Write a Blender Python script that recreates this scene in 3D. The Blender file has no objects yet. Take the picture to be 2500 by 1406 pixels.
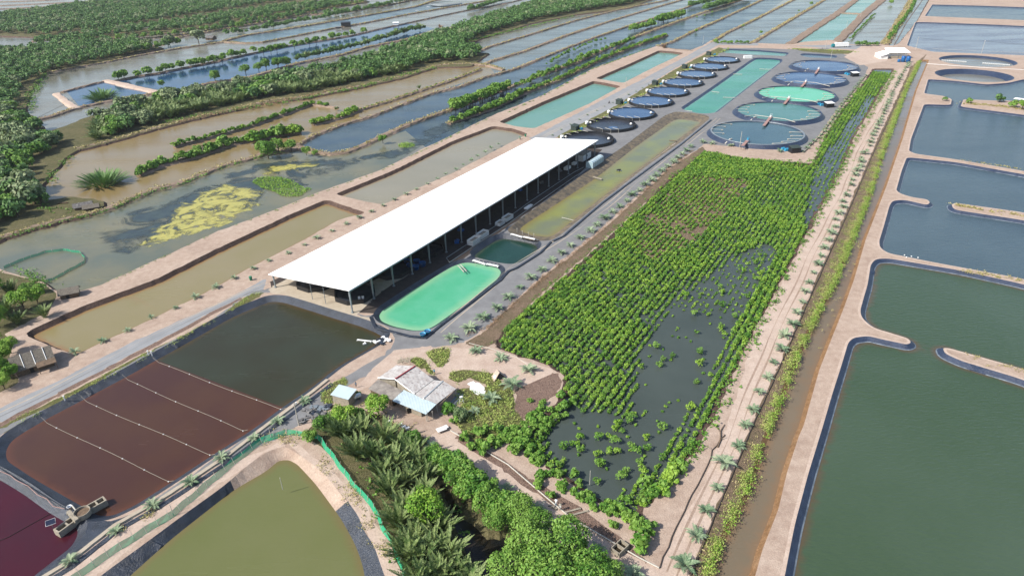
import bpy, math, random
import numpy as np
from mathutils import Vector, Matrix
from mathutils.geometry import delaunay_2d_cdt
R = math.radians
rng = np.random.default_rng(7); random.seed(7)
S = bpy.context.scene; COL = S.collection
# ---------------------------------------------------------------- camera, sky, sun
CAMH = 100.0; FPX = 1628.6; PITCH = R(28.378); ROLL = R(-1.5216)
cam = bpy.data.objects.new('camera', bpy.data.cameras.new('camera')); COL.objects.link(cam)
cam.data.sensor_width = 36; cam.data.lens = 36*FPX/2500; cam.data.clip_start = 1; cam.data.clip_end = 12000
cam.matrix_world = Matrix.Translation((0, 0, CAMH)) @ Matrix.Rotation(R(90)-PITCH, 4, 'X') @ Matrix.Rotation(ROLL, 4, 'Z')
S.camera = cam
SUN_AZ = R(247.5); SUN_EL = R(43)          # azimuth clockwise from +y
w = bpy.data.worlds.new('World'); S.world = w; w.use_nodes = True
nt = w.node_tree; bg = nt.nodes['Background']; sky = nt.nodes.new('ShaderNodeTexSky')
sky.sky_type = 'NISHITA'; sky.sun_disc = False; sky.sun_elevation = SUN_EL; sky.sun_rotation = SUN_AZ
sky.air_density = 1.0; sky.dust_density = 1.5; sky.ozone_density = 1.0
nt.links.new(sky.outputs[0], bg.inputs[0]); bg.inputs[1].default_value = 0.125
sl = bpy.data.lights.new('sun', 'SUN'); sl.energy = 4.5; sl.angle = R(0.5); sl.color = (1.0, 0.95, 0.87)
sun = bpy.data.objects.new('sun', sl); COL.objects.link(sun)
sdir = Vector((math.sin(SUN_AZ)*math.cos(SUN_EL), math.cos(SUN_AZ)*math.cos(SUN_EL), math.sin(SUN_EL)))
sun.rotation_euler = sdir.to_track_quat('Z', 'Y').to_euler(); sun.location = (0, 0, 300)
S.view_settings.view_transform = 'Standard'; S.view_settings.look = 'None'
S.view_settings.exposure = 0.6; S.view_settings.gamma = 1.0
S.render.engine = 'CYCLES'; S.render.resolution_x = 1024; S.render.resolution_y = 575
# ---------------------------------------------------------------- survey: photo pixel -> world point at height z
def P(x, y, z=0.0):
    u = (x-1250)/FPX; v = (703-y)/FPX; c, s = math.cos(ROLL), math.sin(ROLL); u, v = c*u-s*v, s*u+c*v
    cp, sp = math.cos(PITCH), math.sin(PITCH); t = (CAMH-z)/(sp-v*cp)
    return (u*t, (cp+v*sp)*t)
def PL(pts, z=0.0): return [P(a, b, z) for a, b in pts]
def V3(x, y, z=0.0): return Vector((*P(x, y, z), z))
AZ = R(31.75); E1 = (math.sin(AZ), math.cos(AZ)); E2 = (math.cos(AZ), -math.sin(AZ)); ORG = (-47.75, 172.34)
def F(a, b): return (ORG[0]+E1[0]*a+E2[0]*b, ORG[1]+E1[1]*a+E2[1]*b)   # farm frame: a along the shed, b to its right
FROT = -AZ                                                          # z rotation putting local +y along E1
# ---------------------------------------------------------------- colours and materials
def sc(r, g, b, k=0.72):
    f = lambda v: ((v/255+0.055)/1.055)**2.4 if v > 10 else v/255/12.92
    return (f(r)*k, f(g)*k, f(b)*k, 1)
MATS = {}
def newmat(name):
    m = bpy.data.materials.new(name); m.use_nodes = True; MATS[name] = m
    return m, m.node_tree.nodes, m.node_tree.links, m.node_tree.nodes['Principled BSDF']
def ramp(N, L, src, stops):
    r = N.new('ShaderNodeValToRGB'); el = r.color_ramp.elements
    while len(el) < len(stops): el.new(0.5)
    for e, (p, c) in zip(el, stops): e.position = p; e.color = c if len(c) == 4 else (*c, 1)
    L.new(src, r.inputs[0]); return r.outputs[0]
def noise(N, L, scale, detail=4, rough=0.6, vec=None, dist=0.0):
    n = N.new('ShaderNodeTexNoise'); n.inputs['Scale'].default_value = scale; n.inputs['Detail'].default_value = detail
    n.inputs['Roughness'].default_value = rough; n.inputs['Distortion'].default_value = dist
    if vec is None:
        g = N.get('GEO') or N.new('ShaderNodeNewGeometry'); g.name = 'GEO'; vec = g.outputs['Position']
    L.new(vec, n.inputs['Vector']); return n.outputs['Fac']
def mixc(N, L, fac, a, b, mode='MIX'):
    m = N.new('ShaderNodeMix'); m.data_type = 'RGBA'; m.blend_type = mode
    for i, v in ((0, fac), (6, a), (7, b)):
        if isinstance(v, (int, float, tuple)): m.inputs[i].default_value = v
        else: L.new(v, m.inputs[i])
    return m.outputs[2]
def bump(N, L, B, h, strength, dist):
    b = N.new('ShaderNodeBump'); b.inputs['Strength'].default_value = strength; b.inputs['Distance'].default_value = dist
    L.new(h, b.inputs['Height']); L.new(b.outputs[0], B.inputs['Normal'])
def soil(name, cols, s1=0.06, s2=0.5, s3=3.0, bs=0.5, bd=0.3, rough=0.95, fine=0.35):
    m, N, L, B = newmat(name)
    a = noise(N, L, s1, 6, 0.7); b = noise(N, L, s2, 5, 0.65); c = noise(N, L, s3, 4, 0.7)
    col = ramp(N, L, a, [(0.3+0.4*i/(len(cols)-1), x) for i, x in enumerate(cols)])
    col = mixc(N, L, 0.55, col, ramp(N, L, b, [(0.3, cols[0]), (0.7, cols[-1])]))
    col = mixc(N, L, fine, col, ramp(N, L, c, [(0.25, (0.25, 0.25, 0.25)), (0.75, (1.25, 1.25, 1.25))]), 'MULTIPLY')
    L.new(col, B.inputs['Base Color']); B.inputs['Roughness'].default_value = rough; B.inputs['Specular IOR Level'].default_value = 0.15
    bump(N, L, B, c, bs, bd); return m
soil('earth', [sc(166, 142, 126), sc(198, 174, 155), sc(216, 195, 177)], bs=0.5, bd=0.3, fine=0.4)
soil('bank_soil', [sc(88, 70, 62), sc(120, 98, 88), sc(150, 125, 112)], 0.2, 1.2, 3.5, bs=1.0, bd=0.7, fine=0.8)
soil('dike_soil', [sc(132, 116, 98), sc(168, 146, 128), sc(192, 168, 150)], 0.05, 0.6, 2.5, bs=0.8, bd=0.5, fine=0.6)
soil('mud_edge', [sc(120, 92, 66), sc(164, 122, 80), sc(180, 146, 112)], 0.12, 0.8, 3.0, bs=0.8, bd=0.4, fine=0.5)
soil('sand', [sc(188, 164, 148), sc(212, 190, 172), sc(222, 202, 186)], 0.03, 0.35, 2.2, bs=0.35)
soil('gravel', [sc(118, 118, 119), sc(140, 140, 141), sc(155, 155, 155)], 0.04, 0.3, 5, bs=0.25, bd=0.1)
soil('track_wear', [sc(150, 128, 112), sc(186, 162, 144), sc(196, 172, 154)], 0.15, 1.0, 3.5, bs=0.6)
soil('road', [sc(146, 148, 150), sc(160, 162, 164), sc(172, 173, 174)], 0.05, 0.25, 5, bs=0.2, bd=0.1, fine=0.25)
soil('slab', [sc(176, 162, 142), sc(196, 183, 163), sc(205, 193, 175)], 0.1, 0.6, 3, bs=0.2, bd=0.1, fine=0.25)
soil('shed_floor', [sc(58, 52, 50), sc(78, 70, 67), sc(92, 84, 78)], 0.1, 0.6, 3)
soil('grass_ground', [sc(88, 100, 52), sc(125, 128, 74), sc(160, 150, 108)], 0.15, 0.9, 3.2, bs=1.0, bd=0.5, fine=0.7)
soil('scrub', [sc(112, 106, 76), sc(148, 128, 104), sc(178, 150, 130)], 0.1, 0.7, 2.5, bs=1.0, bd=0.6, fine=0.8)
soil('forest_floor', [sc(86, 94, 56), sc(120, 118, 78), sc(152, 138, 106)], 0.08, 0.5, 2.5, bs=1.0, bd=0.6, fine=0.7)
soil('rubble', [sc(136, 110, 98), sc(174, 144, 128), sc(194, 166, 148)], 0.4, 1.6, 3.0, bs=1.0, bd=0.9, fine=0.6)
def liner(name, base, lite, rough=0.35):
    m, N, L, B = newmat(name)
    a = noise(N, L, 0.5, 5, 0.7); b = noise(N, L, 2.6, 4, 0.7, dist=1.5)
    col = ramp(N, L, a, [(0.35, base), (0.7, lite)])
    L.new(col, B.inputs['Base Color']); B.inputs['Roughness'].default_value = rough
    bump(N, L, B, b, 0.7, 0.25); return m
liner('liner', sc(38, 44, 54), sc(66, 74, 88)); liner('liner_blue', sc(36, 48, 72), sc(58, 72, 98), 0.4)
liner('liner_pale', sc(84, 98, 112), sc(150, 160, 168), 0.5); liner('black_tarp', sc(24, 25, 28), sc(44, 46, 50), 0.5); liner('wall_black', sc(20, 22, 26), sc(36, 38, 44), 0.45)
liner('hut_green', sc(44, 58, 52), sc(66, 80, 72), 0.7); liner('algae_wall', sc(70, 68, 64), sc(150, 132, 104), 0.8)
def water(name, c1, c2=None, scale=0.02, ripple=0.12, rough=0.12, edge=None, tight=0.12):
    m, N, L, B = newmat('water_'+name); c2 = c2 or c1
    a = noise(N, L, scale, 4, 0.6)
    col = ramp(N, L, a, [(0.5-tight, c1), (0.5+tight, c2)])
    if edge:
        at = N.new('ShaderNodeAttribute'); at.attribute_name = 'shore'; n2 = noise(N, L, 0.5, 4, 0.6); ml = N.new('ShaderNodeMath'); ml.operation = 'MULTIPLY_ADD'; L.new(n2, ml.inputs[0]); ml.inputs[1].default_value = 0.35; L.new(at.outputs['Fac'], ml.inputs[2])
        col = mixc(N, L, ramp(N, L, ml.outputs[0], [(0.28, (0, 0, 0)), (1.0, (1, 1, 1))]), col, edge)
    L.new(col, B.inputs['Base Color']); B.inputs['Roughness'].default_value = rough; B.inputs['IOR'].default_value = 1.33
    m3 = N.new('ShaderNodeMapping'); g = N.get('GEO'); L.new(g.outputs['Position'], m3.inputs[0]); m3.inputs['Scale'].default_value = (0.4, 1.6, 1); m3.inputs['Rotation'].default_value = (0, 0, 0.3)
    L.new(ramp(N, L, noise(N, L, 0.03, 5, 0.65, vec=m3.outputs[0]), [(0.35, (rough*0.6,)*3), (0.65, (min(0.5, rough*2.6),)*3)]), B.inputs['Roughness'])
    mp = N.new('ShaderNodeMapping'); g = N.get('GEO'); L.new(g.outputs['Position'], mp.inputs[0])
    mp.inputs['Scale'].default_value = (0.45, 1.3, 1); mp.inputs['Rotation'].default_value = (0, 0, 0.3)
    r = noise(N, L, 1.1, 3, 0.6, vec=mp.outputs[0])
    bump(N, L, B, r, ripple, 0.35); return m
wk = 0.55
water('brown_lake', sc(158, 136, 92, wk), sc(166, 146, 106, wk))
water('pond_brown', sc(160, 148, 100, wk), sc(168, 154, 116, wk), edge=sc(170, 134, 92, wk))
water('pond_beige', sc(160, 154, 130, wk), sc(170, 163, 140, wk), edge=sc(178, 158, 128, wk))
water('turquoise', sc(108, 165, 145, wk), sc(122, 172, 152, wk), edge=sc(140, 170, 150, wk))
water('weedy', sc(144, 138, 106, wk), sc(116, 122, 104, wk), 0.03)
water('weedy_blue', sc(42, 66, 84, wk), sc(86, 100, 96, wk), 0.05, tight=0.2)
water('blue_channel', sc(62, 84, 100, wk), sc(92, 106, 108, wk), 0.06, tight=0.2)
water('blue_pond', sc(44, 88, 132, wk), sc(48, 76, 104, wk), 0.06, rough=0.06, ripple=0.06)
water('grey_channel', sc(116, 126, 124, wk), sc(132, 136, 126, wk))
water('far_grey', sc(140, 138, 126, wk), sc(150, 146, 130, wk))
water('lined_blue', sc(96, 120, 130, wk), sc(108, 130, 138, wk))
water('right_pond', sc(76, 98, 70, wk), sc(88, 108, 86, wk), 0.01, ripple=0.6, rough=0.08, edge=sc(104, 92, 70, wk))
water('right_pond_far', sc(78, 98, 108, wk), sc(92, 112, 120, wk), 0.01, ripple=0.6, rough=0.1)
water('right_pond_top', sc(118, 124, 138, wk), sc(134, 138, 146, wk), 0.01, ripple=0.2)
water('dark_olive', sc(70, 78, 60, wk), sc(64, 62, 40, wk), 0.02, ripple=0.05, edge=sc(88, 74, 48, wk))
water('maroon', sc(88, 58, 48, wk), sc(96, 66, 48, wk), 0.04, ripple=0.04, edge=sc(108, 70, 52, wk))
water('magenta', sc(84, 28, 42, wk), sc(76, 32, 44, wk), 0.05, ripple=0.04)
water('olive', sc(122, 128, 76, wk), sc(128, 132, 84, wk), 0.03, ripple=0.06, edge=sc(134, 124, 80, wk))
water('emerald', sc(84, 190, 140, 0.6), sc(112, 200, 160, 0.6), 0.08, ripple=0.04, tight=0.2, edge=sc(150, 208, 162, 0.6))
water('dark_teal', sc(28, 66, 58, wk), sc(40, 78, 68, wk), 0.1, ripple=0.05, edge=sc(70, 84, 70, wk))
water('yellow_green', sc(158, 162, 80, wk), sc(132, 138, 104, wk), 0.035, ripple=0.05, tight=0.1, edge=sc(152, 142, 88, wk))
water('teal', sc(66, 158, 128, wk), sc(84, 170, 140, wk), 0.03, ripple=0.1, edge=sc(116, 176, 150, wk))
water('mangrove_water', sc(82, 92, 86, wk), sc(92, 102, 96, wk), 0.03, ripple=0.05)
water('canal', sc(136, 122, 100, wk), sc(144, 128, 106, wk), ripple=0.05, edge=sc(150, 124, 96, wk))
water('creek', sc(30, 34, 34, wk), sc(70, 58, 40, wk), 0.05)
water('tank_blue', sc(70, 104, 146, wk), sc(84, 116, 156, wk), 0.05)
water('tank_grey', sc(74, 106, 116, wk), sc(84, 116, 124, wk), 0.05)
water('tank_dark', sc(52, 56, 66, wk), sc(70, 76, 88, wk), 0.1)
water('tank_teal', sc(88, 146, 136, wk), sc(98, 152, 142, wk), 0.05)
water('tank_mint', sc(104, 200, 156, 0.66), sc(112, 206, 164, 0.66), 0.05)
def plain(name, col, rough=0.6, metal=0.0, var=0.12, bs=0.0, sc_=2.0):
    m, N, L, B = newmat(name)
    a = noise(N, L, sc_, 4, 0.65); d = tuple(x*(1-var*1.6) for x in col[:3]) + (1,); e = tuple(min(1, x*(1+var)) for x in col[:3])+(1,)
    L.new(ramp(N, L, a, [(0.3, d), (0.7, e)]), B.inputs['Base Color'])
    B.inputs['Roughness'].default_value = rough; B.inputs['Metallic'].default_value = metal
    if bs: bump(N, L, B, a, bs, 0.1)
    return m
plain('white_roof', (0.86, 0.86, 0.85, 1), 0.45, var=0.02); plain('white', (0.72, 0.72, 0.70, 1), 0.5, var=0.08)
plain('steel', sc(150, 160, 165), 0.45, 0.3); plain('rope', sc(160, 152, 136)); plain('pipe', sc(205, 200, 188))
plain('hose', sc(86, 74, 66)); plain('blue_plastic', sc(20, 96, 170), 0.35); plain('cyan_plastic', sc(60, 165, 205), 0.35)
plain('teal_paint', sc(20, 140, 150), 0.4); plain('green_bin', sc(40, 130, 96), 0.5); plain('concrete', sc(170, 160, 142), 0.9, var=0.2)
plain('wood', sc(118, 98, 78), 0.9, var=0.3); plain('thatch', sc(126, 118, 106), 0.95, var=0.35, bs=0.8, sc_=3)
plain('thatch_wall', sc(118, 100, 80), 0.95, var=0.3, bs=0.8, sc_=3); plain('dark', sc(34, 32, 32), 0.8)
plain('red_paint', sc(190, 70, 74), 0.6); plain('skin', sc(150, 105, 80), 0.7); plain('shirt_blue', sc(90, 140, 170)); plain('trousers', sc(52, 54, 66))
plain('pink_board', sc(178, 140, 130), 0.8, var=0.25); plain('trunk', sc(98, 82, 66), 0.9, var=0.3); plain('solar', sc(40, 48, 72), 0.2)
plain('straw', sc(190, 182, 160), 0.95, var=0.3, bs=0.6); plain('greenhouse', sc(178, 205, 214), 0.25, var=0.15); plain('debris', sc(130, 128, 126), 0.8, var=0.5, sc_=1.2)
def corrugated(name, c1, c2, rot=0.0, sp=0.5, stain=None):
    m, N, L, B = newmat(name)
    tc = N.new('ShaderNodeTexCoord'); mp = N.new('ShaderNodeMapping'); L.new(tc.outputs['Object'], mp.inputs[0]); mp.inputs['Rotation'].default_value = (0, 0, rot)
    wv = N.new('ShaderNodeTexWave'); wv.inputs['Scale'].default_value = 1/sp/3.14*1.6; wv.inputs['Distortion'].default_value = 0; L.new(mp.outputs[0], wv.inputs['Vector'])
    n = noise(N, L, 0.6, 5, 0.7); col = ramp(N, L, n, [(0.35, c2), (0.6, c1)])
    col = mixc(N, L, 0.22, col, wv.outputs['Color'], 'MULTIPLY')
    if stain: col = mixc(N, L, ramp(N, L, noise(N, L, 1.3, 4, 0.7), [(0.56, (0, 0, 0)), (0.66, (0.8, 0.8, 0.8))]), col, stain)
    L.new(col, B.inputs['Base Color']); B.inputs['Roughness'].default_value = 0.6
    bump(N, L, B, wv.outputs['Fac'], 0.6, 0.05); return m
corrugated('tin_old', sc(226, 222, 216), sc(194, 184, 178), 0, 0.5, sc(120, 98, 96)); corrugated('tin_grey', sc(170, 162, 152), sc(128, 120, 114), 0, 0.5)
corrugated('tin_new', sc(208, 226, 232), sc(196, 214, 222), 0, 0.6); corrugated('tin_dark', sc(120, 116, 112), sc(80, 76, 74), 0, 0.6, sc(180, 176, 170))
def foliage(name, stops, transl=0.15):
    m, N, L, B = newmat(name)
    g = N.new('ShaderNodeNewGeometry'); g.name = 'GEO'; oi = N.new('ShaderNodeObjectInfo')
    a = noise(N, L, 0.35, 3, 0.6)
    ad = N.new('ShaderNodeMath'); ad.operation = 'MULTIPLY_ADD'; L.new(g.outputs['Random Per Island'], ad.inputs[0]); ad.inputs[1].default_value = 0.45
    a2 = N.new('ShaderNodeMath'); a2.operation = 'MULTIPLY_ADD'; L.new(oi.outputs['Random'], a2.inputs[0]); a2.inputs[1].default_value = 0.3
    L.new(a, a2.inputs[2]); L.new(a2.outputs[0], ad.inputs[2])
    col = ramp(N, L, ad.outputs[0], [(0.35+0.7*i/(len(stops)-1), s) for i, s in enumerate(stops)])
    L.new(col, B.inputs['Base Color']); B.inputs['Roughness'].default_value = 0.6; B.inputs['Specular IOR Level'].default_value = 0.3
    tr = N.new('ShaderNodeBsdfTranslucent'); L.new(col, tr.inputs[0]); mx = N.new('ShaderNodeMixShader'); mx.inputs[0].default_value = transl
    L.new(B.outputs[0], mx.inputs[1]); L.new(tr.outputs[0], mx.inputs[2]); L.new(mx.outputs[0], N['Material Output'].inputs[0]); return m
foliage('leaf_mangrove', [sc(54, 102, 30), sc(88, 138, 44), sc(136, 174, 76)])
foliage('leaf_bright', [sc(70, 118, 28), sc(106, 156, 38), sc(158, 192, 76)])
foliage('leaf_dark', [sc(52, 88, 42), sc(80, 122, 60), sc(116, 154, 82)])
foliage('leaf_grey', [sc(64, 92, 52), sc(102, 128, 80), sc(158, 172, 124)])
foliage('leaf_nipa', [sc(42, 70, 30), sc(78, 108, 48), sc(146, 164, 102)])
foliage('leaf_palm', [sc(84, 116, 84), sc(118, 148, 110), sc(170, 186, 150)])
foliage('leaf_dead', [sc(110, 86, 66), sc(150, 118, 90), sc(180, 150, 116)])
foliage('grass', [sc(92, 134, 48), sc(134, 166, 68), sc(186, 198, 108)])
foliage('grass_dry', [sc(134, 132, 70), sc(172, 164, 98), sc(208, 194, 138)])
def blotch(name, c1, c2, scale, thr, dist=1.0):
    m, N, L, B = newmat(name)
    a = noise(N, L, scale, 9, 0.68, dist=dist); at = N.new('ShaderNodeAttribute'); at.attribute_name = 'edge'
    mm = N.new('ShaderNodeMath'); mm.operation = 'MULTIPLY_ADD'; L.new(at.outputs['Fac'], mm.inputs[0]); mm.inputs[1].default_value = 0.32; L.new(a, mm.inputs[2])
    al = ramp(N, L, mm.outputs[0], [(thr, (0, 0, 0)), (thr+0.13, (1, 1, 1))])
    b = noise(N, L, scale*5, 4, 0.7); col = ramp(N, L, b, [(0.3, c1), (0.7, c2)])
    L.new(col, B.inputs['Base Color']); L.new(al, B.inputs['Alpha']); B.inputs['Roughness'].default_value = 0.4; return m
blotch('algae', sc(160, 158, 84), sc(206, 194, 96), 0.15, 0.71); blotch('weeds', sc(48, 60, 66, 0.6), sc(76, 90, 84, 0.6), 0.06, 0.74)
def netmat(name, col, a):
    m, N, L, B = newmat(name); B.inputs['Base Color'].default_value = col; B.inputs['Alpha'].default_value = a; B.inputs['Roughness'].default_value = 0.7; return m
netmat('net_green', sc(40, 180, 130), 0.7)
# ---------------------------------------------------------------- object helpers
def tag(o, label=None, cat=None, group=None, kind=None):
    if label: o['label'] = label
    if cat: o['category'] = cat
    if group: o['group'] = group
    if kind: o['kind'] = kind
    return o
def link(name, me, mats, parent=None, smooth=False):
    if isinstance(mats, str): mats = [mats]
    for m in mats: me.materials.append(MATS[m])
    o = bpy.data.objects.new(name, me); COL.objects.link(o)
    if parent is not None: o.parent = parent
    if smooth:
        me.polygons.foreach_set('use_smooth', [True]*len(me.polygons))
    return o
def empty(name, loc, rz=0.0, label=None, cat=None, group=None):
    o = bpy.data.objects.new(name, None); COL.objects.link(o); o.location = loc; o.rotation_euler = (0, 0, rz); o.empty_display_size = 0.5
    return tag(o, label, cat, group)
class MB:
    def __init__(s): s.v = []; s.f = []
    def add(s, vs, fs):
        n = len(s.v); s.v += [tuple(v) for v in vs]; s.f += [tuple(i+n for i in f) for f in fs]; return s
    def box(s, c, d, rz=0.0):
        cx, cy, cz = c; x, y, z = d[0]/2, d[1]/2, d[2]/2; co, si = math.cos(rz), math.sin(rz)
        vs = [(cx+co*a-si*b, cy+si*a+co*b, cz+e) for e in (-z, z) for a, b in ((-x, -y), (x, -y), (x, y), (-x, y))]
        return s.add(vs, [(3, 2, 1, 0), (4, 5, 6, 7), (0, 1, 5, 4), (1, 2, 6, 5), (2, 3, 7, 6), (3, 0, 4, 7)])
    def tube(s, pts, r, n=6, r2=None):
        pts = [Vector(p) for p in pts]; rings = []; vs = []; fs = []
        for i, p in enumerate(pts):
            t = (pts[min(i+1, len(pts)-1)]-pts[max(i-1, 0)]); t = t.normalized() if t.length > 1e-6 else Vector((0, 0, 1))
            a = t.cross(Vector((0, 0, 1)) if abs(t.z) < 0.9 else Vector((1, 0, 0))).normalized(); b = t.cross(a)
            rr = r if r2 is None else r+(r2-r)*i/max(1, len(pts)-1)
            vs += [p+a*math.cos(k*2*math.pi/n)*rr+b*math.sin(k*2*math.pi/n)*rr for k in range(n)]
        for i in range(len(pts)-1):
            for k in range(n): fs.append((i*n+k, i*n+(k+1) % n, (i+1)*n+(k+1) % n, (i+1)*n+k))
        fs.append(tuple(range(n))); fs.append(tuple(range(len(vs)-1, len(vs)-1-n, -1)))
        return s.add(vs, fs)
    def lathe(s, prof, n=24, c=(0, 0, 0)):
        vs = [(c[0]+r*math.cos(k*2*math.pi/n), c[1]+r*math.sin(k*2*math.pi/n), c[2]+z) for r, z in prof for k in range(n)]
        fs = [(i*n+k, i*n+(k+1) % n, (i+1)*n+(k+1) % n, (i+1)*n+k) for i in range(len(prof)-1) for k in range(n)]
        return s.add(vs, fs)
    def disc(s, r, z, n=24, c=(0, 0)):
        return s.add([(c[0]+r*math.cos(k*2*math.pi/n), c[1]+r*math.sin(k*2*math.pi/n), z) for k in range(n)], [tuple(range(n))])
    def slab(s, q, t):      # thick sheet from a quad of 3-D corners, thickness t downwards
        q = [Vector(p) for p in q]; d = Vector((0, 0, -t)); n = len(q)
        return s.add(q+[p+d for p in q], [tuple(range(n)), tuple(range(2*n-1, n-1, -1))]+[(i, i+n, (i+1) % n+n, (i+1) % n) for i in range(n)])
    def build(s, name, mat, parent=None, smooth=False):
        me = bpy.data.meshes.new(name); me.from_pydata([tuple(v) for v in s.v], [], s.f); me.validate(); me.update()
        return link(name, me, mat, parent, smooth)
def copy_tree(o, parent=None):
    c = o.copy(); COL.objects.link(c); c.parent = parent
    if parent is not None: c.matrix_parent_inverse = o.matrix_parent_inverse
    for ch in o.children: copy_tree(ch, c)
    return c
def quads_mesh(name, V, nq=4):
    n = len(V)//nq; me = bpy.data.meshes.new(name); me.vertices.add(len(V)); me.vertices.foreach_set('co', np.asarray(V, np.float32).ravel())
    me.loops.add(n*nq); me.loops.foreach_set('vertex_index', np.arange(n*nq, dtype=np.int32))
    me.polygons.add(n); me.polygons.foreach_set('loop_start', np.arange(0, n*nq, nq, dtype=np.int32)); me.update(calc_edges=True); return me
# ---------------------------------------------------------------- plan geometry
def resample(pts, step, closed=False, jit=0.0):
    pts = [np.array(p, float) for p in pts]; seq = pts+[pts[0]] if closed else pts; out = []
    for a, b in zip(seq[:-1], seq[1:]):
        L = np.hypot(*(b-a)); n = max(1, int(L/step))
        for k in range(n): out.append(a+(b-a)*k/n)
    if not closed: out.append(pts[-1])
    out = np.array(out)
    if jit: out = out+rng.normal(0, jit, out.shape)
    return out
def fillet(pts, r):
    n = len(pts); out = []; pts = [np.array(p, float) for p in pts]
    for i in range(n):
        a, b, c = pts[i-1], pts[i], pts[(i+1) % n]; la, lc = np.hypot(*(a-b)), np.hypot(*(c-b))
        if la < 1e-6 or lc < 1e-6: continue
        q = min(r, la*0.45, lc*0.45); p1 = b+(a-b)/la*q; p2 = b+(c-b)/lc*q
        for t in (0, 0.25, 0.5, 0.75, 1): out.append((1-t)**2*p1+2*t*(1-t)*b+t*t*p2)
    return out
def area(p): p = np.asarray(p); return 0.5*np.sum(p[:, 0]*np.roll(p[:, 1], -1)-np.roll(p[:, 0], -1)*p[:, 1])
def offset(p, d):           # + grows outwards
    p = np.asarray(p); s = 1 if area(p) > 0 else -1
    t = np.roll(p, -1, 0)-np.roll(p, 1, 0); t /= np.maximum(np.hypot(t[:, 0], t[:, 1]), 1e-9)[:, None]
    return p+np.c_[t[:, 1], -t[:, 0]]*d*s
def inside(poly, X):
    poly = np.asarray(poly); X = np.asarray(X); r = np.zeros(len(X), bool); j = len(poly)-1
    for i in range(len(poly)):
        yi, yj = poly[i, 1], poly[j, 1]
        if yi != yj:
            c = ((yi > X[:, 1]) != (yj > X[:, 1])); r ^= c & (X[:, 0] < (poly[j, 0]-poly[i, 0])*(X[:, 1]-yi)/(yj-yi)+poly[i, 0])
        j = i
    return r
def cdt(loops, extra=None):
    vs = []; es = []
    for l in loops:
        n0 = len(vs); vs += [Vector((float(a), float(b))) for a, b in l]; n = len(l); es += [(n0+i, n0+(i+1) % n) for i in range(n)]
    if extra is not None: vs += [Vector((float(a), float(b))) for a, b in extra]
    ov, oe, of, *_ = delaunay_2d_cdt(vs, es, [], 0, 1e-4)
    V = np.array([(v.x, v.y) for v in ov]); Fc = [f for f in of]; C = np.array([(V[f[0]]+V[f[1]]+V[f[2]])/3 for f in Fc])
    return V, Fc, C
def sheet(name, V, z, faces, mats, parent=None):
    used = sorted({i for f in faces for i in f}); mp = {u: k for k, u in enumerate(used)}
    me = bpy.data.meshes.new(name); zz = z if hasattr(z, '__len__') else np.full(len(V), z)
    fl = []
    for f in faces:
        a, b, c = V[f[0]], V[f[1]], V[f[2]]
        if (b[0]-a[0])*(c[1]-a[1])-(c[0]-a[0])*(b[1]-a[1]) < 0: f = f[::-1]
        fl.append([mp[i] for i in f])
    me.from_pydata([(V[u][0], V[u][1], zz[u]) for u in used], [], fl); me.update()
    return link(name, me, mats, parent)
GROUND = []      # (class, loop) in painting order; class None cuts a hole
def shore(o, wl, wd):
    at = o.data.attributes.new('shore', 'FLOAT', 'POINT'); co = np.array([v.co[:2] for v in o.data.vertices]); W2 = np.asarray(wl); d = np.full(len(co), 1e9)
    for k in range(0, len(co), 2000): d[k:k+2000] = np.min(np.hypot(co[k:k+2000, None, 0]-W2[None, :, 0], co[k:k+2000, None, 1]-W2[None, :, 1]), 1)
    at.data.foreach_set('value', np.clip(1-d/wd, 0, 1).astype(np.float32))
def grid_in(wl, wd):
    W2 = np.asarray(wl); lo, hi = W2.min(0), W2.max(0); g = np.array([(x, y) for x in np.arange(lo[0], hi[0], 1.6) for y in np.arange(lo[1], hi[1], 1.6)]); g = g[inside(W2, g)] if len(g) else g
    if not len(g): return None
    d = np.concatenate([np.min(np.hypot(g[k:k+2000, None, 0]-W2[None, :, 0], g[k:k+2000, None, 1]-W2[None, :, 1]), 1) for k in range(0, len(g), 2000)]); g = g[(d < wd*1.3) & (d > 0.5)]; return g+rng.normal(0, 0.2, g.shape)
def ring(l1, l2, z1, z2, name, mat):
    n = len(l1); fs = [(i, (i+1) % n, (i+1) % n+n, i+n) for i in range(n)]; 
    if area(l1) < 0: fs = [f[::-1] for f in fs]
    return tag(MB().add([(p[0], p[1], z1) for p in l1]+[(p[0], p[1], z2) for p in l2], fs).build(name, mat), kind='structure')
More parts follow.
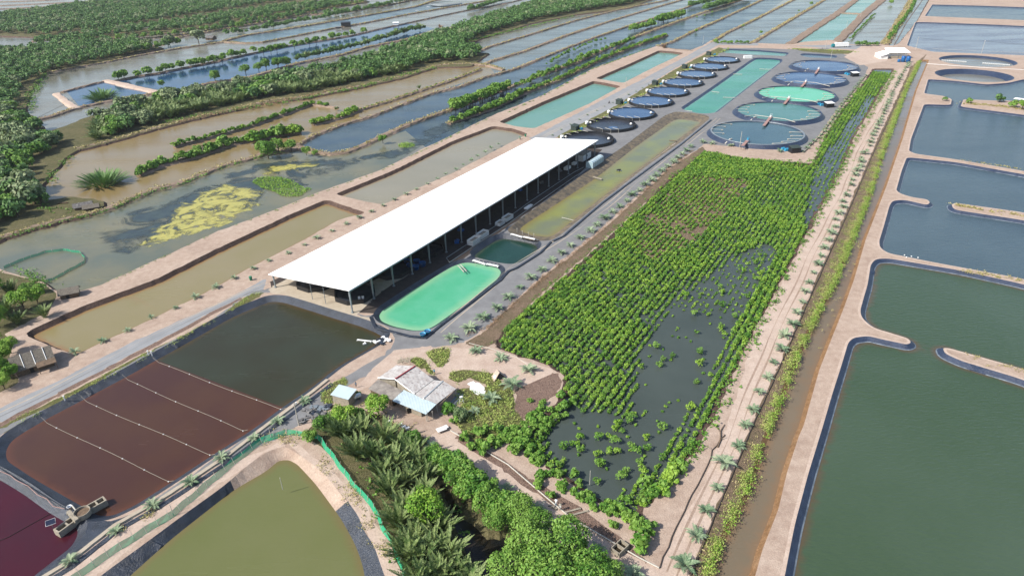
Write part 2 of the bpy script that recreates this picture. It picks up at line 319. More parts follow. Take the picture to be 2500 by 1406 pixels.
def pond(px_water=None, px_rim=None, bank2=None, d=1.2, w_=1.4, wmat='canal', bank='bank_soil', r=3.0, step=2.5, jit=0.0, water_loops=None, cut=True, sw=None, trim=False):
    sw = sw or (3.6 if wmat in ('emerald', 'yellow_green') else 2.0)
    if px_rim is not None: rim = resample(fillet(PL(px_rim), r), step, True, jit)
    if px_water is not None: wl = resample(fillet(PL(px_water, -d), r), step, True, jit)
    if px_rim is None: rim = offset(wl, w_)
    if px_water is None: wl = offset(rim, -w_)
    if cut: GROUND.append((None, rim))
    gi = grid_in(wl, sw); V, Fc, C = cdt([rim, wl], gi); inr = inside(rim, C); inw = inside(wl, C)
    if trim: ring(offset(wl, 0.24), offset(wl, -0.04), -d+0.16, -d+0.03, 'liner_fold', 'liner_pale'); ring(offset(rim, 0.7), offset(rim, 0.0), 0.012, 0.02, 'sand_edge', 'sand')
    # bank: heights from which loop a vertex belongs to
    dr = {(round(a, 3), round(b, 3)) for a, b in wl}
    rs = {(round(a, 3), round(b, 3)) for a, b in rim}
    def zz(a, b):
        k = (round(a, 3), round(b, 3))
        if k in dr: return -d
        if k in rs: return 0.0
        d1 = np.min(np.hypot(rim[:, 0]-a, rim[:, 1]-b)); d2 = np.min(np.hypot(wl[:, 0]-a, wl[:, 1]-b)); return -d*d1/(d1+d2+1e-6)
    nb = inr & ~inw; ub = {i for f, k in zip(Fc, nb) if k for i in f}
    z = np.array([zz(*V[i]) if i in ub else -d for i in range(len(V))])
    tag(sheet('pond_bank', V, z, [f for f, k in zip(Fc, inr & ~inw) if k], bank), kind='structure')
    if bank2:
        bo = COL.objects[-1]; bo = [o for o in COL.objects if o.name.startswith('pond_bank')][-1]; bo.data.materials.append(MATS[bank2[1]]); pl = np.array(PL(bank2[0])); cc = np.array([p.center[:2] for p in bo.data.polygons]); bo.data.polygons.foreach_set('material_index', inside(pl, cc).astype(np.int32))
    if water_loops is None:
        shore(tag(sheet('pond_water', V, -d, [f for f, k in zip(Fc, inw) if k], 'water_'+wmat), kind='structure'), wl, sw)
    else:
        for pxl, m in water_loops:
            lp = resample(PL(pxl, -d), 4, True); V2, F2, C2 = cdt([wl, lp], gi); k2 = inside(wl, C2) & inside(lp, C2)
            shore(tag(sheet('pond_water', V2, -d, [f for f, k in zip(F2, k2) if k], 'water_'+m), kind='structure'), wl, sw)
    return rim, wl
def zone(cls, px, r=2.0, step=3.0, jit=0.25): GROUND.append((cls, resample(fillet(PL(px), r), step, True, jit)))
# ================================================================ THE LAND
LAND = [(-260, 600), (-60, 645), (0, 657), (52, 672), (109, 690), (128, 706), (150, 713), (200, 708), (247, 695), (390, 630), (535, 563), (650, 521), (766, 474), (925, 417), (1052, 355), (1198, 284), (1325, 233), (1450, 166), (1603, 113),
        (1640, 121), (1680, 125), (1715, 112), (1736, 99), (1765, 103), (1850, 106), (1935, 109), (1960, 103), (2030, 98), (2060, 108), (2100, 110), (2150, 108), (2178, 113), (2196, 106), (2240, 52), (2268, 0), (2282, -40), (2900, -60), (3400, 300), (3600, 1500), (2800, 1900), (-300, 1900), (-900, 1500)]
land = resample(PL(LAND), 4, True, 0.25)
zone('forest_floor', [(-300, 640), (0, 662), (109, 694), (140, 720), (120, 760), (60, 790), (-20, 830), (-300, 900)])
zone('forest_floor', [(-300, 850), (0, 812), (30, 830), (20, 900), (50, 930), (0, 960), (-300, 1000)])
zone('road', [(-300, 1100), (0, 996), (182, 909), (325, 833), (533, 740), (650, 680), (640, 716), (585, 726), (507, 768), (377, 838), (260, 898), (143, 958), (0, 1032), (-300, 1180)], 1)
zone('road', [(1290, 338), (1304, 333), (1460, 250), (1681, 135), (1740, 102), (1850, 106), (1850, 112), (1755, 110), (1645, 169), (1500, 262), (1360, 335), (1340, 350)], 1)
zone('grass_ground', [(0, 1040), (156, 965), (260, 911), (364, 857), (440, 822), (541, 766), (600, 722), (650, 706), (640, 722), (560, 765), (442, 832), (330, 890), (200, 955), (34, 1045), (-60, 1090), (-100, 1080)])
zone('rubble', [(-60, 1062), (0, 1032), (143, 957), (260, 897), (377, 837), (507, 767), (588, 725), (592, 729), (510, 775), (380, 846), (262, 906), (145, 966), (0, 1043), (-60, 1075)], 0.5)
zone('grass_ground', [(1360, 333), (1500, 260), (1645, 172), (1755, 116), (1780, 122), (1690, 165), (1600, 215), (1500, 270), (1400, 325), (1370, 345)])
zone('gravel', [(1350, 350), (1372, 340), (1500, 272), (1690, 167), (1770, 123), (1762, 118), (1850, 118), (1950, 122), (2020, 118), (2045, 125), (2120, 165), (2120, 185), (2060, 245), (2000, 330), (1960, 372), (1720, 355), (1640, 402), (1560, 472), (1480, 547), (1400, 612), (1330, 667), (1260, 732), (1190, 797), (1130, 838), (1080, 845), (1040, 850), (960, 880), (900, 915), (850, 940), (800, 1000), (650, 1085), (560, 1120), (350, 1240), (240, 1320), (100, 1420), (0, 1500), (-60, 1460), (100, 1370), (300, 1270), (640, 1040), (945, 860), (965, 830), (950, 800), (880, 770), (820, 745), (700, 715), (630, 715), (600, 720), (560, 750), (400, 860), (0, 1062), (-200, 1150), (-200, 1130), (0, 1046), (156, 978), (380, 852), (545, 770), (600, 716), (645, 706), (663, 702), (861, 763), (905, 772), (1400, 405)], 2)
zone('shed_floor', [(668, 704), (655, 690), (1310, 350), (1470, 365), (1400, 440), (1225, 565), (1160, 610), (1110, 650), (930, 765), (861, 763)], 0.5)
zone('slab', [(652, 708), (668, 698), (745, 655), (830, 690), (900, 690), (980, 655), (1000, 668), (930, 712), (905, 735), (868, 772), (905, 775), (900, 800), (860, 790), (800, 760), (740, 738), (700, 720), (660, 715)], 1)
zone('earth', [(1205, 832), (1250, 770), (1320, 700), (1400, 635), (1480, 560), (1560, 488), (1640, 415), (1700, 368), (1720, 352), (1960, 372), (2000, 340), (2060, 250), (2110, 188), (2120, 165), (2190, 165), (2180, 200), (2060, 420), (1700, 700), (1300, 850)], 1)
zone('scrub', [(1130, 840), (1180, 812), (1250, 745), (1320, 680), (1400, 620), (1480, 555), (1560, 480), (1640, 408), (1715, 358), (1725, 372), (1650, 430), (1570, 500), (1480, 580), (1400, 650), (1330, 710), (1250, 790), (1215, 835), (1180, 850)])
zone('sand', [(1560, 1480), (1609, 1385), (1667, 1267), (1721, 1174), (1768, 1061), (1850, 805), (1917, 680), (1967, 595), (2006, 522), (2042, 457), (2074, 392), (2102, 340), (2193, 169), (2222, 165), (2214, 185), (2126, 379), (2066, 519), (1988, 694), (1967, 740), (1897, 901), (1850, 1005), (1842, 1020), (1738, 1267), (1683, 1404), (1650, 1480)], 2)
zone('scrub', [(1683, 1404), (1738, 1267), (1842, 1020), (1897, 901), (1988, 694), (2066, 519), (2126, 379), (2214, 185), (2222, 165), (2262, 133), (2240, 170), (2200, 260), (2165, 360), (2120, 495), (2035, 700), (1975, 820), (1890, 1050), (1845, 1190), (1770, 1320), (1735, 1480), (1660, 1480)], 1)
zone('sand', [(1060, 1050), (1110, 1050), (1230, 1130), (1330, 1200), (1480, 1300), (1620, 1385), (1660, 1480), (1560, 1480), (1480, 1420), (1300, 1290), (1180, 1190), (1100, 1120), (1040, 1080)], 2)
zone('rubble', [(1120, 1052), (1180, 1090), (1300, 1170), (1420, 1240), (1540, 1330), (1590, 1385), (1500, 1330), (1400, 1265), (1320, 1212), (1230, 1150), (1110, 1070)])
zone('sand', [(960, 855), (1040, 845), (1100, 850), (1210, 855), (1360, 905), (1350, 930), (1280, 960), (1230, 920), (1180, 905), (1120, 900), (1090, 930), (1060, 900), (1000, 880), (930, 915), (890, 950), (850, 960), (900, 910)])
zone('rubble', [(1360, 905), (1370, 930), (1360, 960), (1290, 1030), (1255, 1010), (1260, 950)])
zone('grass_ground', [(1110, 950), (1250, 940), (1260, 1010), (1290, 1035), (1240, 1060), (1180, 1100), (1120, 1050), (1130, 990)])
zone('grass_ground', [(1039, 860), (1060, 851), (1086, 847), (1101, 857), (1094, 883), (1073, 901), (1060, 888)])
zone('grass_ground', [(998, 877), (1016, 871), (1042, 880), (1052, 901), (1058, 917), (1039, 903), (1011, 890)])
zone('grass_ground', [(1097, 909), (1133, 902), (1198, 909), (1214, 924), (1234, 940), (1198, 956), (1172, 930), (1136, 922), (1117, 940), (1097, 922)])
zone('grass_ground', [(782, 956), (821, 930), (842, 922), (850, 940), (824, 948), (816, 987), (782, 984)])
zone('grass_ground', [(1146, 966), (1198, 961), (1211, 1005), (1146, 1040), (1107, 1040), (1120, 1005)])
zone('white', [(1146, 930), (1165, 932), (1186, 950), (1184, 962), (1160, 962), (1147, 950)], 1)
zone('sand', [(0, 1480), (247, 1310), (500, 1165), (690, 1075), (700, 1090), (660, 1098), (549, 1172), (400, 1275), (240, 1400), (180, 1480)])
zone('sand', [(700, 1080), (730, 1085), (800, 1140), (880, 1220), (940, 1310), (985, 1410), (1000, 1480), (930, 1480), (930, 1400), (895, 1300), (838, 1210), (760, 1130)])
zone('forest_floor', [(740, 1060), (800, 1000), (900, 1000), (1040, 1070), (1180, 1190), (1300, 1290), (1480, 1420), (1500, 1500), (1010, 1500), (960, 1340), (900, 1220), (820, 1120)])
zone('road', [(2050, 110), (2150, 112), (2110, 122), (2050, 120), (1990, 116), (1940, 112)], 1)
zone('grass_ground', [(1930, 118), (2040, 122), (2100, 126), (2080, 132), (2030, 132), (1960, 126)])
zone('sand', [(2105, 112), (2180, 112), (2165, 150), (2100, 160), (2060, 140)])
zone('liner', [(905, 774), (930, 748), (1110, 652), (1160, 612), (1226, 566), (1400, 438), (1470, 390), (1499, 374), (1434, 420), (1278, 530), (1236, 564), (1205, 590), (1150, 640), (1100, 648), (935, 752), (915, 772)], 1)
# ponds inside the land ---------------------------------------------------------
pond(px_rim=[(60, 812), (130, 780), (198, 749), (377, 683), (520, 612), (650, 551), (700, 527), (797, 487), (850, 505), (897, 520), (831, 535), (730, 592), (600, 659), (520, 705), (429, 750), (320, 803), (255, 832), (185, 867), (140, 850), (75, 825)], d=1.3, w_=1.3, wmat='pond_brown', jit=0.12)
pond(px_rim=[(818, 474), (959, 417), (1107, 344), (1203, 308), (1250, 314), (1290, 327), (1250, 347), (1100, 425), (1000, 468), (938, 500), (880, 490)], d=1.3, w_=1.3, wmat='pond_beige', jit=0.12)
pond(px_rim=[(1217, 298), (1330, 247), (1449, 198), (1480, 203), (1516, 211), (1440, 253), (1304, 314), (1260, 309)], d=1.5, w_=1.5, wmat='turquoise', jit=0.12)
pond(px_rim=[(1454, 192), (1540, 155), (1608, 124), (1640, 126), (1670, 130), (1600, 163), (1522, 203), (1485, 197)], d=1.5, w_=1.5, wmat='turquoise', jit=0.12)
C1 = [(660, 736), (600, 760), (559, 779), (442, 846), (374, 883), (320, 914), (203, 976), (115, 1022), (60, 1054), (28, 1076), (14, 1100), (16, 1124), (82, 1168), (203, 1237), (241, 1259), (274, 1259), (329, 1234), (423, 1174), (527, 1105), (615, 1050), (688, 995), (756, 950), (829, 893), (912, 846), (930, 833), (934, 822), (917, 812), (881, 797), (808, 775), (730, 750), (690, 738)]
pond(px_water=C1, d=1.2, w_=2.4, bank='liner', r=3, water_loops=[([(370, 874), (695, 996), (1100, 900), (1100, 600), (500, 600)], 'dark_olive'), ([(370, 874), (695, 996), (600, 1400), (-300, 1400), (-300, 1000)], 'maroon')])
pond(px_water=[(-120, 1110), (0, 1171), (55, 1204), (115, 1248), (156, 1272), (186, 1285), (191, 1303), (176, 1333), (115, 1380), (40, 1440), (-200, 1560)], d=1.2, w_=2.0, wmat='magenta', bank='liner')
zoneL = [(-200, 1080), (0, 1090), (20, 1130), (200, 1250), (270, 1275), (330, 1250), (330, 1262), (250, 1310), (120, 1400), (60, 1450), (-200, 1600)]
GROUND.insert(next(i for i, g in enumerate(GROUND) if g[0] is None), ('liner', resample(fillet(PL(zoneL), 2), 3, True, 0.1)))
pond(px_rim=[(160, 1480), (240, 1408), (329, 1344), (440, 1262), (549, 1184), (610, 1130), (660, 1098), (695, 1090), (712, 1098), (760, 1130), (800, 1165), (836, 1212), (847, 1220), (877, 1262), (888, 1294), (913, 1330), (929, 1377), (942, 1412), (960, 1500), (600, 1700), (200, 1600)],
     px_water=[(240, 1480), (316, 1406), (417, 1316), (571, 1195), (650, 1150), (680, 1124), (705, 1122), (726, 1133), (770, 1180), (803, 1225), (833, 1266), (869, 1331), (888, 1386), (900, 1480), (600, 1640), (280, 1560)], d=1.6, wmat='olive', bank='liner', bank2=([(560, 1180), (600, 1120), (700, 1085), (860, 1180), (852, 1222), (815, 1235), (700, 1130), (640, 1160), (560, 1200)], 'earth'))
pond(px_water=[(925, 770), (935, 757), (1016, 703), (1105, 650), (1136, 640), (1180, 646), (1215, 654), (1224, 664), (1216, 680), (1146, 735), (1063, 794), (1040, 806), (1010, 807), (960, 797), (930, 784)], d=0.8, w_=1.6, wmat='emerald', bank='liner')
pond(px_water=[(1157, 626), (1170, 613), (1205, 590), (1228, 582), (1270, 589), (1306, 597), (1313, 606), (1300, 623), (1262, 647), (1247, 650), (1211, 645), (1165, 633)], d=1.6, w_=1.6, wmat='dark_teal', bank='liner')
pond(px_water=[(1268, 563), (1299, 575), (1340, 580), (1360, 569), (1460, 490), (1564, 410), (1650, 345), (1712, 299), (1690, 294), (1655, 291), (1640, 297), (1548, 362), (1447, 441), (1356, 500), (1275, 553)],
     px_rim=[(1236, 562), (1255, 575), (1300, 588), (1345, 588), (1368, 574), (1475, 487), (1580, 405), (1665, 345), (1733, 290), (1728, 282), (1690, 276), (1648, 273), (1622, 283), (1522, 358), (1434, 418), (1340, 485), (1278, 528)], d=1.5, wmat='yellow_green', bank='algae_wall')
pond(px_water=[(1668, 268), (1685, 275), (1715, 280), (1742, 278), (1760, 264), (1830, 210), (1904, 153), (1904, 148), (1880, 146), (1848, 145), (1835, 152), (1770, 198), (1710, 240)], d=0.9, w_=1.8, wmat='teal', bank='liner_blue')
pond(px_water=[(1766, 128), (1777, 123), (1850, 126), (1922, 132), (1914, 139), (1840, 136), (1768, 131)], d=0.8, w_=1.6, wmat='turquoise', bank='liner_blue')
pond(px_water=[(1956, 137), (1963, 134), (2000, 136), (2039, 139), (2037, 144), (1976, 143)], d=0.8, w_=1.6, wmat='lined_blue', bank='liner_blue')
MANG = [(1206, 832), (1260, 775), (1330, 715), (1400, 655), (1480, 585), (1560, 510), (1640, 432), (1722, 368), (1800, 385), (1880, 392), (1985, 400), (2010, 340), (2060, 262), (2110, 200), (2130, 168), (2185, 168), (2150, 225), (2090, 330), (2052, 415), (2020, 480), (1985, 545), (1950, 610), (1890, 720), (1830, 830), (1770, 960), (1725, 1055), (1690, 1110), (1655, 1150), (1610, 1200), (1570, 1260), (1520, 1262), (1450, 1225), (1350, 1150), (1280, 1090), (1270, 1060), (1330, 1010), (1370, 970), (1378, 920), (1350, 895), (1270, 870), (1215, 850)]
MR, MW = pond(px_rim=MANG, d=0.6, w_=1.5, wmat='mangrove_water', jit=0.3)
pond(px_water=[(1725, 1450), (1740, 1406), (1775, 1310), (1815, 1240), (1843, 1170), (1872, 1080), (1891, 1036), (1946, 883), (1980, 810), (2011, 745), (2042, 690), (2123, 487), (2168, 346), (2214, 222), (2250, 150), (2264, 150), (2233, 224), (2198, 341), (2157, 458), (2105, 588), (2074, 690), (2048, 760), (2016, 838), (1988, 908), (1949, 1042), (1937, 1068), (1907, 1157), (1885, 1247), (1846, 1343), (1828, 1406), (1800, 1500), (1700, 1560)], d=0.9, w_=1.0, wmat='canal', bank='mud_edge', r=1)
pond(px_rim=[(2181, 112), (2214, 52), (2253, -2), (2262, -30), (2282, -30), (2268, 5), (2240, 52), (2196, 106)], d=0.9, w_=0.8, wmat='grey_channel', bank='earth', r=1, jit=0.2)
RB = dict(d=1.0, w_=1.5, bank='liner_blue', step=3, trim=True)
pond(px_rim=[(2276, 12), (2400, 15), (2700, 26), (2720, 60), (2500, 50), (2400, 46), (2258, 40)], wmat='right_pond_far', **RB)
pond(px_rim=[(2235, 55), (2262, 55), (2400, 60), (2720, 74), (2760, 160), (2500, 136), (2276, 127), (2214, 112)], wmat='right_pond_top', **RB)
pond(px_rim=[(2266, 194), (2331, 198), (2409, 207), (2461, 203), (2500, 194), (2740, 230), (2760, 280), (2500, 247), (2425, 246), (2352, 243), (2345, 261), (2500, 281), (2760, 320), (2860, 500), (2500, 418), (2331, 389), (2235, 376), (2219, 369), (2224, 340), (2256, 255), (2321, 257), (2324, 243), (2305, 235), (2256, 229)], wmat='right_pond_far', **RB)
pond(px_rim=[(2214, 384), (2331, 396), (2500, 426), (2860, 510), (2980, 640), (2500, 519), (2334, 496), (2323, 499), (2328, 512), (2500, 538), (2980, 660), (3060, 850), (2500, 681), (2292, 643), (2167, 618), (2149, 605), (2146, 590), (2159, 548), (2172, 501), (2180, 490), (2209, 488), (2264, 501), (2271, 494), (2263, 487), (2227, 482), (2198, 473), (2188, 465), (2201, 418)], wmat='right_pond_far', **RB)
pond(px_rim=[(2126, 645), (2139, 632), (2170, 631), (2344, 660), (2500, 694), (3060, 870), (3200, 1160), (2500, 901), (2318, 850), (2302, 849), (2306, 862), (2344, 880), (2500, 927), (3250, 1250), (3500, 1700), (1860, 1700), (1916, 1404), (1940, 1281), (1973, 1157), (2009, 1040), (2032, 961), (2053, 896), (2071, 836), (2084, 824), (2120, 820), (2149, 827), (2214, 841), (2225, 836), (2217, 826), (2175, 813), (2131, 800), (2104, 776), (2100, 758), (2110, 722), (2118, 696)], wmat='right_pond', **RB)
def circ(c, rad, n=48): return [(c[0]+rad*math.cos(k*2*math.pi/n), c[1]+rad*math.sin(k*2*math.pi/n)) for k in range(n)]
def bowl(pxc, rad, d, s, wm):
    c = P(*pxc); rim = np.array(circ(c, rad)); wl = np.array(circ(c, rad-s)); GROUND.append((None, rim))
    V, Fc, C = cdt([rim, wl]); inr = inside(rim, C); inw = inside(wl, C); rr = np.hypot(V[:, 0]-c[0], V[:, 1]-c[1]); z = np.where(rr < rad-0.1, -d, 0.0)
    tag(sheet('pond_bank', V, z, [f for f, k in zip(Fc, inr & ~inw) if k], 'liner_blue'), kind='structure')
    tag(sheet('pond_water', V, -d, [f for f, k in zip(Fc, inw) if k], 'water_'+wm), kind='structure')
bowl((2386, 149), 26, 1.6, 2.2, 'far_grey'); bowl((2377, 184), 24, 3.0, 4.2, 'far_grey')
CRK = [(1070, 1180), (1100, 1178), (1149, 1255), (1195, 1296), (1250, 1296), (1300, 1330), (1340, 1480), (1180, 1500), (1140, 1400), (1125, 1340), (1100, 1280), (1078, 1230)]
pond(px_rim=CRK, d=1.0, w_=1.0, wmat='creek', bank='forest_floor', jit=0.3)
# land pieces to the left of the farm, rising from the water -----------------------
NF = [(110, 325), (150, 352), (187, 368), (260, 350), (390, 313), (494, 287), (650, 251), (743, 241), (873, 215), (990, 189), (1063, 165), (1150, 162), (1195, 130), (1110, 128), (1180, 92), (1250, 72), (1299, 57), (1408, 36), (1538, 20), (1600, -5), (1400, -20), (1304, 14), (1200, 42), (1120, 70), (990, 114), (860, 158), (717, 184), (650, 193), (560, 212), (480, 228), (330, 243), (250, 272), (180, 300)]
LW = [(-500, 740), (0, 588), (80, 558), (150, 540), (215, 522), (255, 508), (245, 488), (170, 480), (105, 490), (92, 468), (120, 430), (160, 385), (195, 362), (150, 345), (108, 318), (86, 290), (62, 270), (75, 225), (100, 190), (112, 178), (160, 168), (260, 150), (330, 132), (400, 118), (330, 105), (130, 112), (-200, 130), (-900, 170)]
TF = [(-900, 150), (0, 88), (110, 92), (230, 80), (440, 48), (650, 15), (900, -20), (300, -20), (260, 5), (0, 38), (-900, 80)]
TF2 = [(100, 118), (220, 100), (440, 78), (640, 44), (800, 22), (900, 5), (880, 0), (640, 28), (440, 60), (220, 84)]
isl = []
for nm, q in (('a', NF), ('b', LW), ('c', TF), ('d', TF2)):
    lp = resample(fillet(PL(q), 3), 4, True, 0.5); isl.append(lp)
WZ = -1.0
def skirt(lp, zt=0.0, zb=WZ-0.5, wd=1.6, mat='bank_soil'):
    o = offset(lp, wd); n = len(lp); mb = MB()
    mb.add([(a, b, zt) for a, b in lp]+[(a, b, zb) for a, b in o], [(i, (i+1) % n, (i+1) % n+n, i+n) if area(lp) < 0 else (i+n, (i+1) % n+n, (i+1) % n, i) for i in range(n)])
    return tag(mb.build('bank', mat), kind='structure')
skirt(land)
for l in isl: skirt(l)
for l in isl: GROUND.insert(0, ('forest_floor', l))
loops = [land]+[l for _, l in GROUND]
V, Fc, C = cdt(loops)
cls = np.full(len(C), 'none', dtype=object); cls[inside(land, C)] = 'earth'
for c_, l in GROUND:
    k = inside(l, C); cls[k] = 'none' if c_ is None else c_
NAMES = dict(earth='ground', road='road', gravel='gravel_yard', sand='path', slab='pavement', shed_floor='floor', grass_ground='grass_verge', scrub='rough_ground', forest_floor='forest_floor', rubble='rubble_bank', liner='liner_berm', white='sand_heap')
nz = rng.normal(0, 0.03, len(V))
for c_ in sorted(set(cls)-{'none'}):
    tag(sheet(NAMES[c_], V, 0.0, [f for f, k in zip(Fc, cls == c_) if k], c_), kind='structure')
# base water and seabed --------------------------------------------------------------
FZ = 0
def flat(name, px, z, mat, world=False):
    global FZ; FZ += 1; z = z+0.004*FZ; hole = offset(land, -4.0)
    lp = px if world else PL(px, z); V_, F_, C_ = cdt([np.array(lp), hole]); k_ = inside(lp, C_) & ~inside(hole, C_)
    return tag(sheet(name, V_, z, [f for f, k in zip(F_, k_) if k], mat), kind='structure')
flat('water', [(-5000, -200), (5000, -200), (5000, 9000), (-5000, 9000)], WZ-0.06, 'water_far_grey', True)
W = WZ
flat('pond_water', [(-600, 700), (0, 580), (151, 535), (273, 504), (377, 460), (494, 423), (624, 382), (691, 366), (769, 369), (847, 369), (925, 335), (990, 320), (1052, 340), (925, 425), (766, 490), (535, 575), (247, 700), (130, 720), (0, 680), (-300, 680)], W, 'water_weedy')
flat('pond_water', [(990, 320), (886, 353), (925, 335), (1055, 281), (1240, 212), (1408, 151), (1590, 75), (1772, 22), (1900, -25), (1950, -25), (1850, 44), (1736, 110), (1680, 140), (1600, 135), (1450, 185), (1325, 250), (1198, 300), (1052, 370)], W, 'water_weedy_blue')
flat('pond_water', [(730, 352), (782, 322), (912, 281), (1055, 226), (1185, 187), (1278, 159), (1460, 88), (1668, 21), (1780, -25), (1850, -25), (1720, 29), (1512, 104), (1304, 187), (1242, 216), (1055, 281), (925, 335), (886, 355), (847, 371), (780, 372)], W, 'water_blue_channel')
flat('pond_water', [(80, 560), (80, 470), (170, 345), (260, 345), (494, 283), (743, 237), (990, 185), (1094, 156), (1195, 160), (1250, 164), (1185, 187), (1055, 226), (912, 281), (782, 322), (730, 352), (691, 368), (624, 384), (494, 425), (377, 462), (273, 506), (151, 537)], W, 'water_brown_lake')
flat('pond_water', [(1190, 158), (1278, 125), (1486, 52), (1663, 0), (1740, -25), (1790, -25), (1668, 21), (1460, 88), (1278, 159), (1210, 182)], W, 'water_grey_channel')
flat('pond_water', [(1155, 128), (1200, 112), (1304, 81), (1512, 23), (1640, -10), (1700, -15), (1590, 21), (1382, 86), (1200, 148), (1160, 150)], W+0.003, 'water_grey_channel')
flat('pond_water', [(280, 200), (338, 185), (390, 177), (533, 148), (704, 112), (860, 86), (990, 57), (1060, 70), (990, 96), (834, 133), (704, 166), (600, 190), (442, 221), (400, 222)], W, 'water_blue_pond')
flat('pond_water', [(161, 222), (234, 203), (262, 200), (312, 210), (364, 229), (286, 242), (195, 262)], W+0.06, 'water_blue_pond')
flat('pond_water', [(95, 182), (260, 152), (442, 117), (546, 102), (704, 91), (886, 57), (1094, 18), (1198, 0), (1260, 0), (1120, 29), (951, 65), (704, 112), (533, 148), (390, 177), (273, 198), (90, 288), (50, 270)], W+0.003, 'water_far_grey')
flat('pond_water', [(560, 97), (600, 88), (782, 57), (940, 32), (970, 40), (808, 70), (640, 102), (600, 106)], W+0.02, 'water_lined_blue')
flat('pond_water', [(940, 32), (1016, 16), (1075, 10), (1100, 16), (990, 36), (970, 40)], W+0.02, 'water_blue_channel')
flat('pond_water', [(2048, 31), (2110, 34), (2048, 100), (1950, 106)], W+0.003, 'water_turquoise')
flat('pond_water', [(2048, 31), (2092, 0), (2150, 0), (2110, 34)], W+0.005, 'water_turquoise')
flat('pond_water', [(1736, 104), (1850, 44), (1936, 0), (2000, -20), (2089, -10), (1941, 108), (1850, 112)], W+0.002, 'water_grey_channel')
# ---------------------------------------------------------------- dikes
DK = 0
def dike(px, wd=3.0, mat='dike_soil', h=0.0, sl=1.1, name='dike'):
    global DK; DK += 1; hz = h+0.013*(DK % 17)
    pts = resample(PL(px), 3.0); n = len(pts); t = np.gradient(pts, axis=0); t /= np.hypot(t[:, 0], t[:, 1])[:, None]; nn = np.c_[-t[:, 1], t[:, 0]]
    prof = [(-wd/2-sl-0.5, WZ-0.5), (-wd/2-sl*0.6, WZ+0.1), (-wd/2, hz-0.12), (-wd/5, hz+0.05), (wd/5, hz+0.05), (wd/2, hz-0.12), (wd/2+sl*0.6, WZ+0.1), (wd/2+sl+0.5, WZ-0.5)]
    vs = []; m = len(prof); ws = 1+np.convolve(rng.normal(0, 0.25, n+4), np.ones(5)/5, 'valid')*0.9
    for i in range(n):
        for j, (o, z) in enumerate(prof):
            o2 = o*ws[i]+rng.normal(0, 0.18); q = pts[i]+nn[i]*o2; vs.append((q[0], q[1], z+(rng.normal(0, 0.08) if 0 < j < m-1 else 0)))
    mb = MB(); fs = [(i*m+j, (i+1)*m+j, (i+1)*m+j+1, i*m+j+1) for i in range(n-1) for j in range(m-1)]
    fs += [tuple(range(m)), tuple(range(n*m-1, n*m-1-m, -1))]
    mb.add(vs, fs); return tag(mb.build(name, mat), kind='structure')
DA = [(-200, 650), (0, 579), (78, 553), (151, 535), (221, 519), (273, 504), (325, 480), (377, 460), (442, 444), (494, 423), (546, 402), (624, 382), (645, 372), (691, 366), (730, 358), (769, 369), (808, 374), (847, 369), (886, 353), (925, 335), (990, 304), (1055, 281), (1102, 265), (1170, 238), (1242, 212), (1304, 187), (1408, 151), (1512, 104), (1590, 75), (1720, 29), (1772, 12), (1850, -15)]
DB = [(725, 352), (782, 322), (847, 299), (912, 281), (977, 255), (1055, 226), (1120, 211), (1185, 187), (1250, 170), (1278, 159), (1382, 117), (1460, 88), (1538, 62), (1668, 21), (1760, -15)]
DC1 = [(425, 357), (520, 333), (600, 311), (712, 272), (761, 254), (800, 258), (822, 262)]
DC2 = [(765, 303), (830, 287), (875, 268), (886, 265), (938, 250), (1016, 224), (1094, 198), (1172, 169)]
DC3 = [(340, 425), (400, 400), (480, 380), (560, 352), (620, 340), (700, 325), (735, 322)]
DD = [(187, 362), (260, 346), (390, 309), (494, 283), (650, 247), (678, 242), (743, 237), (782, 231), (873, 211), (990, 185), (1063, 161), (1100, 156), (1170, 156), (1198, 160), (1230, 170)]
DE = [(1175, 160), (1200, 148), (1278, 125), (1382, 86), (1486, 52), (1590, 21), (1663, 0), (1740, -20)]
DF = [(1160, 128), (1200, 112), (1304, 81), (1408, 49), (1512, 23), (1616, 3), (1690, -18)]
DH = [(88, 292), (130, 281), (182, 263), (286, 242), (364, 229), (442, 219), (520, 200), (600, 190), (650, 176), (730, 153), (834, 133), (899, 114), (990, 96), (1068, 75), (1146, 57)]
DI = [(273, 198), (338, 185), (390, 177), (533, 148), (600, 133), (704, 112), (860, 86), (951, 65), (990, 57), (1120, 29), (1250, 5), (1300, -8)]
DJ = [(104, 179), (156, 169), (260, 151), (338, 135), (442, 117), (546, 102), (600, 105), (640, 103), (704, 91), (808, 70), (886, 57), (990, 36), (1094, 18), (1198, 0), (1240, -10)]
DKK = [(546, 100), (600, 86), (704, 70), (782, 57), (886, 39), (1016, 16), (1055, 3), (1100, -8)]
DL = [(430, 92), (520, 76), (600, 62), (678, 49), (756, 36), (834, 31), (938, 14), (1010, 0), (1060, -10)]
DM = [(600, 39), (704, 23), (860, 3), (930, -10)]
DN = [(78, 101), (234, 83), (442, 51), (650, 18), (760, 2), (820, -10)]
DO = [(130, 120), (208, 104), (390, 91), (468, 81), (560, 63), (650, 49), (720, 38), (800, 20), (900, 4)]
DP = [(1606, 112), (1642, 101), (1694, 75), (1759, 47), (1811, 23), (1850, 5), (1900, -20)]
DQ = [(1736, 104), (1772, 81), (1850, 44), (1936, 0), (1970, -20)]
DR = [(1830, 108), (1850, 96), (1928, 49), (1996, 10), (2030, -12)]
DS = [(1930, 107), (1985, 70), (2048, 30), (2089, 0), (2110, -15)]
DT = [(2044, 101), (2080, 66), (2110, 34), (2152, 0), (2170, -15)]
DU = [(2160, 108), (2190, 60), (2214, 21), (2232, -12)]
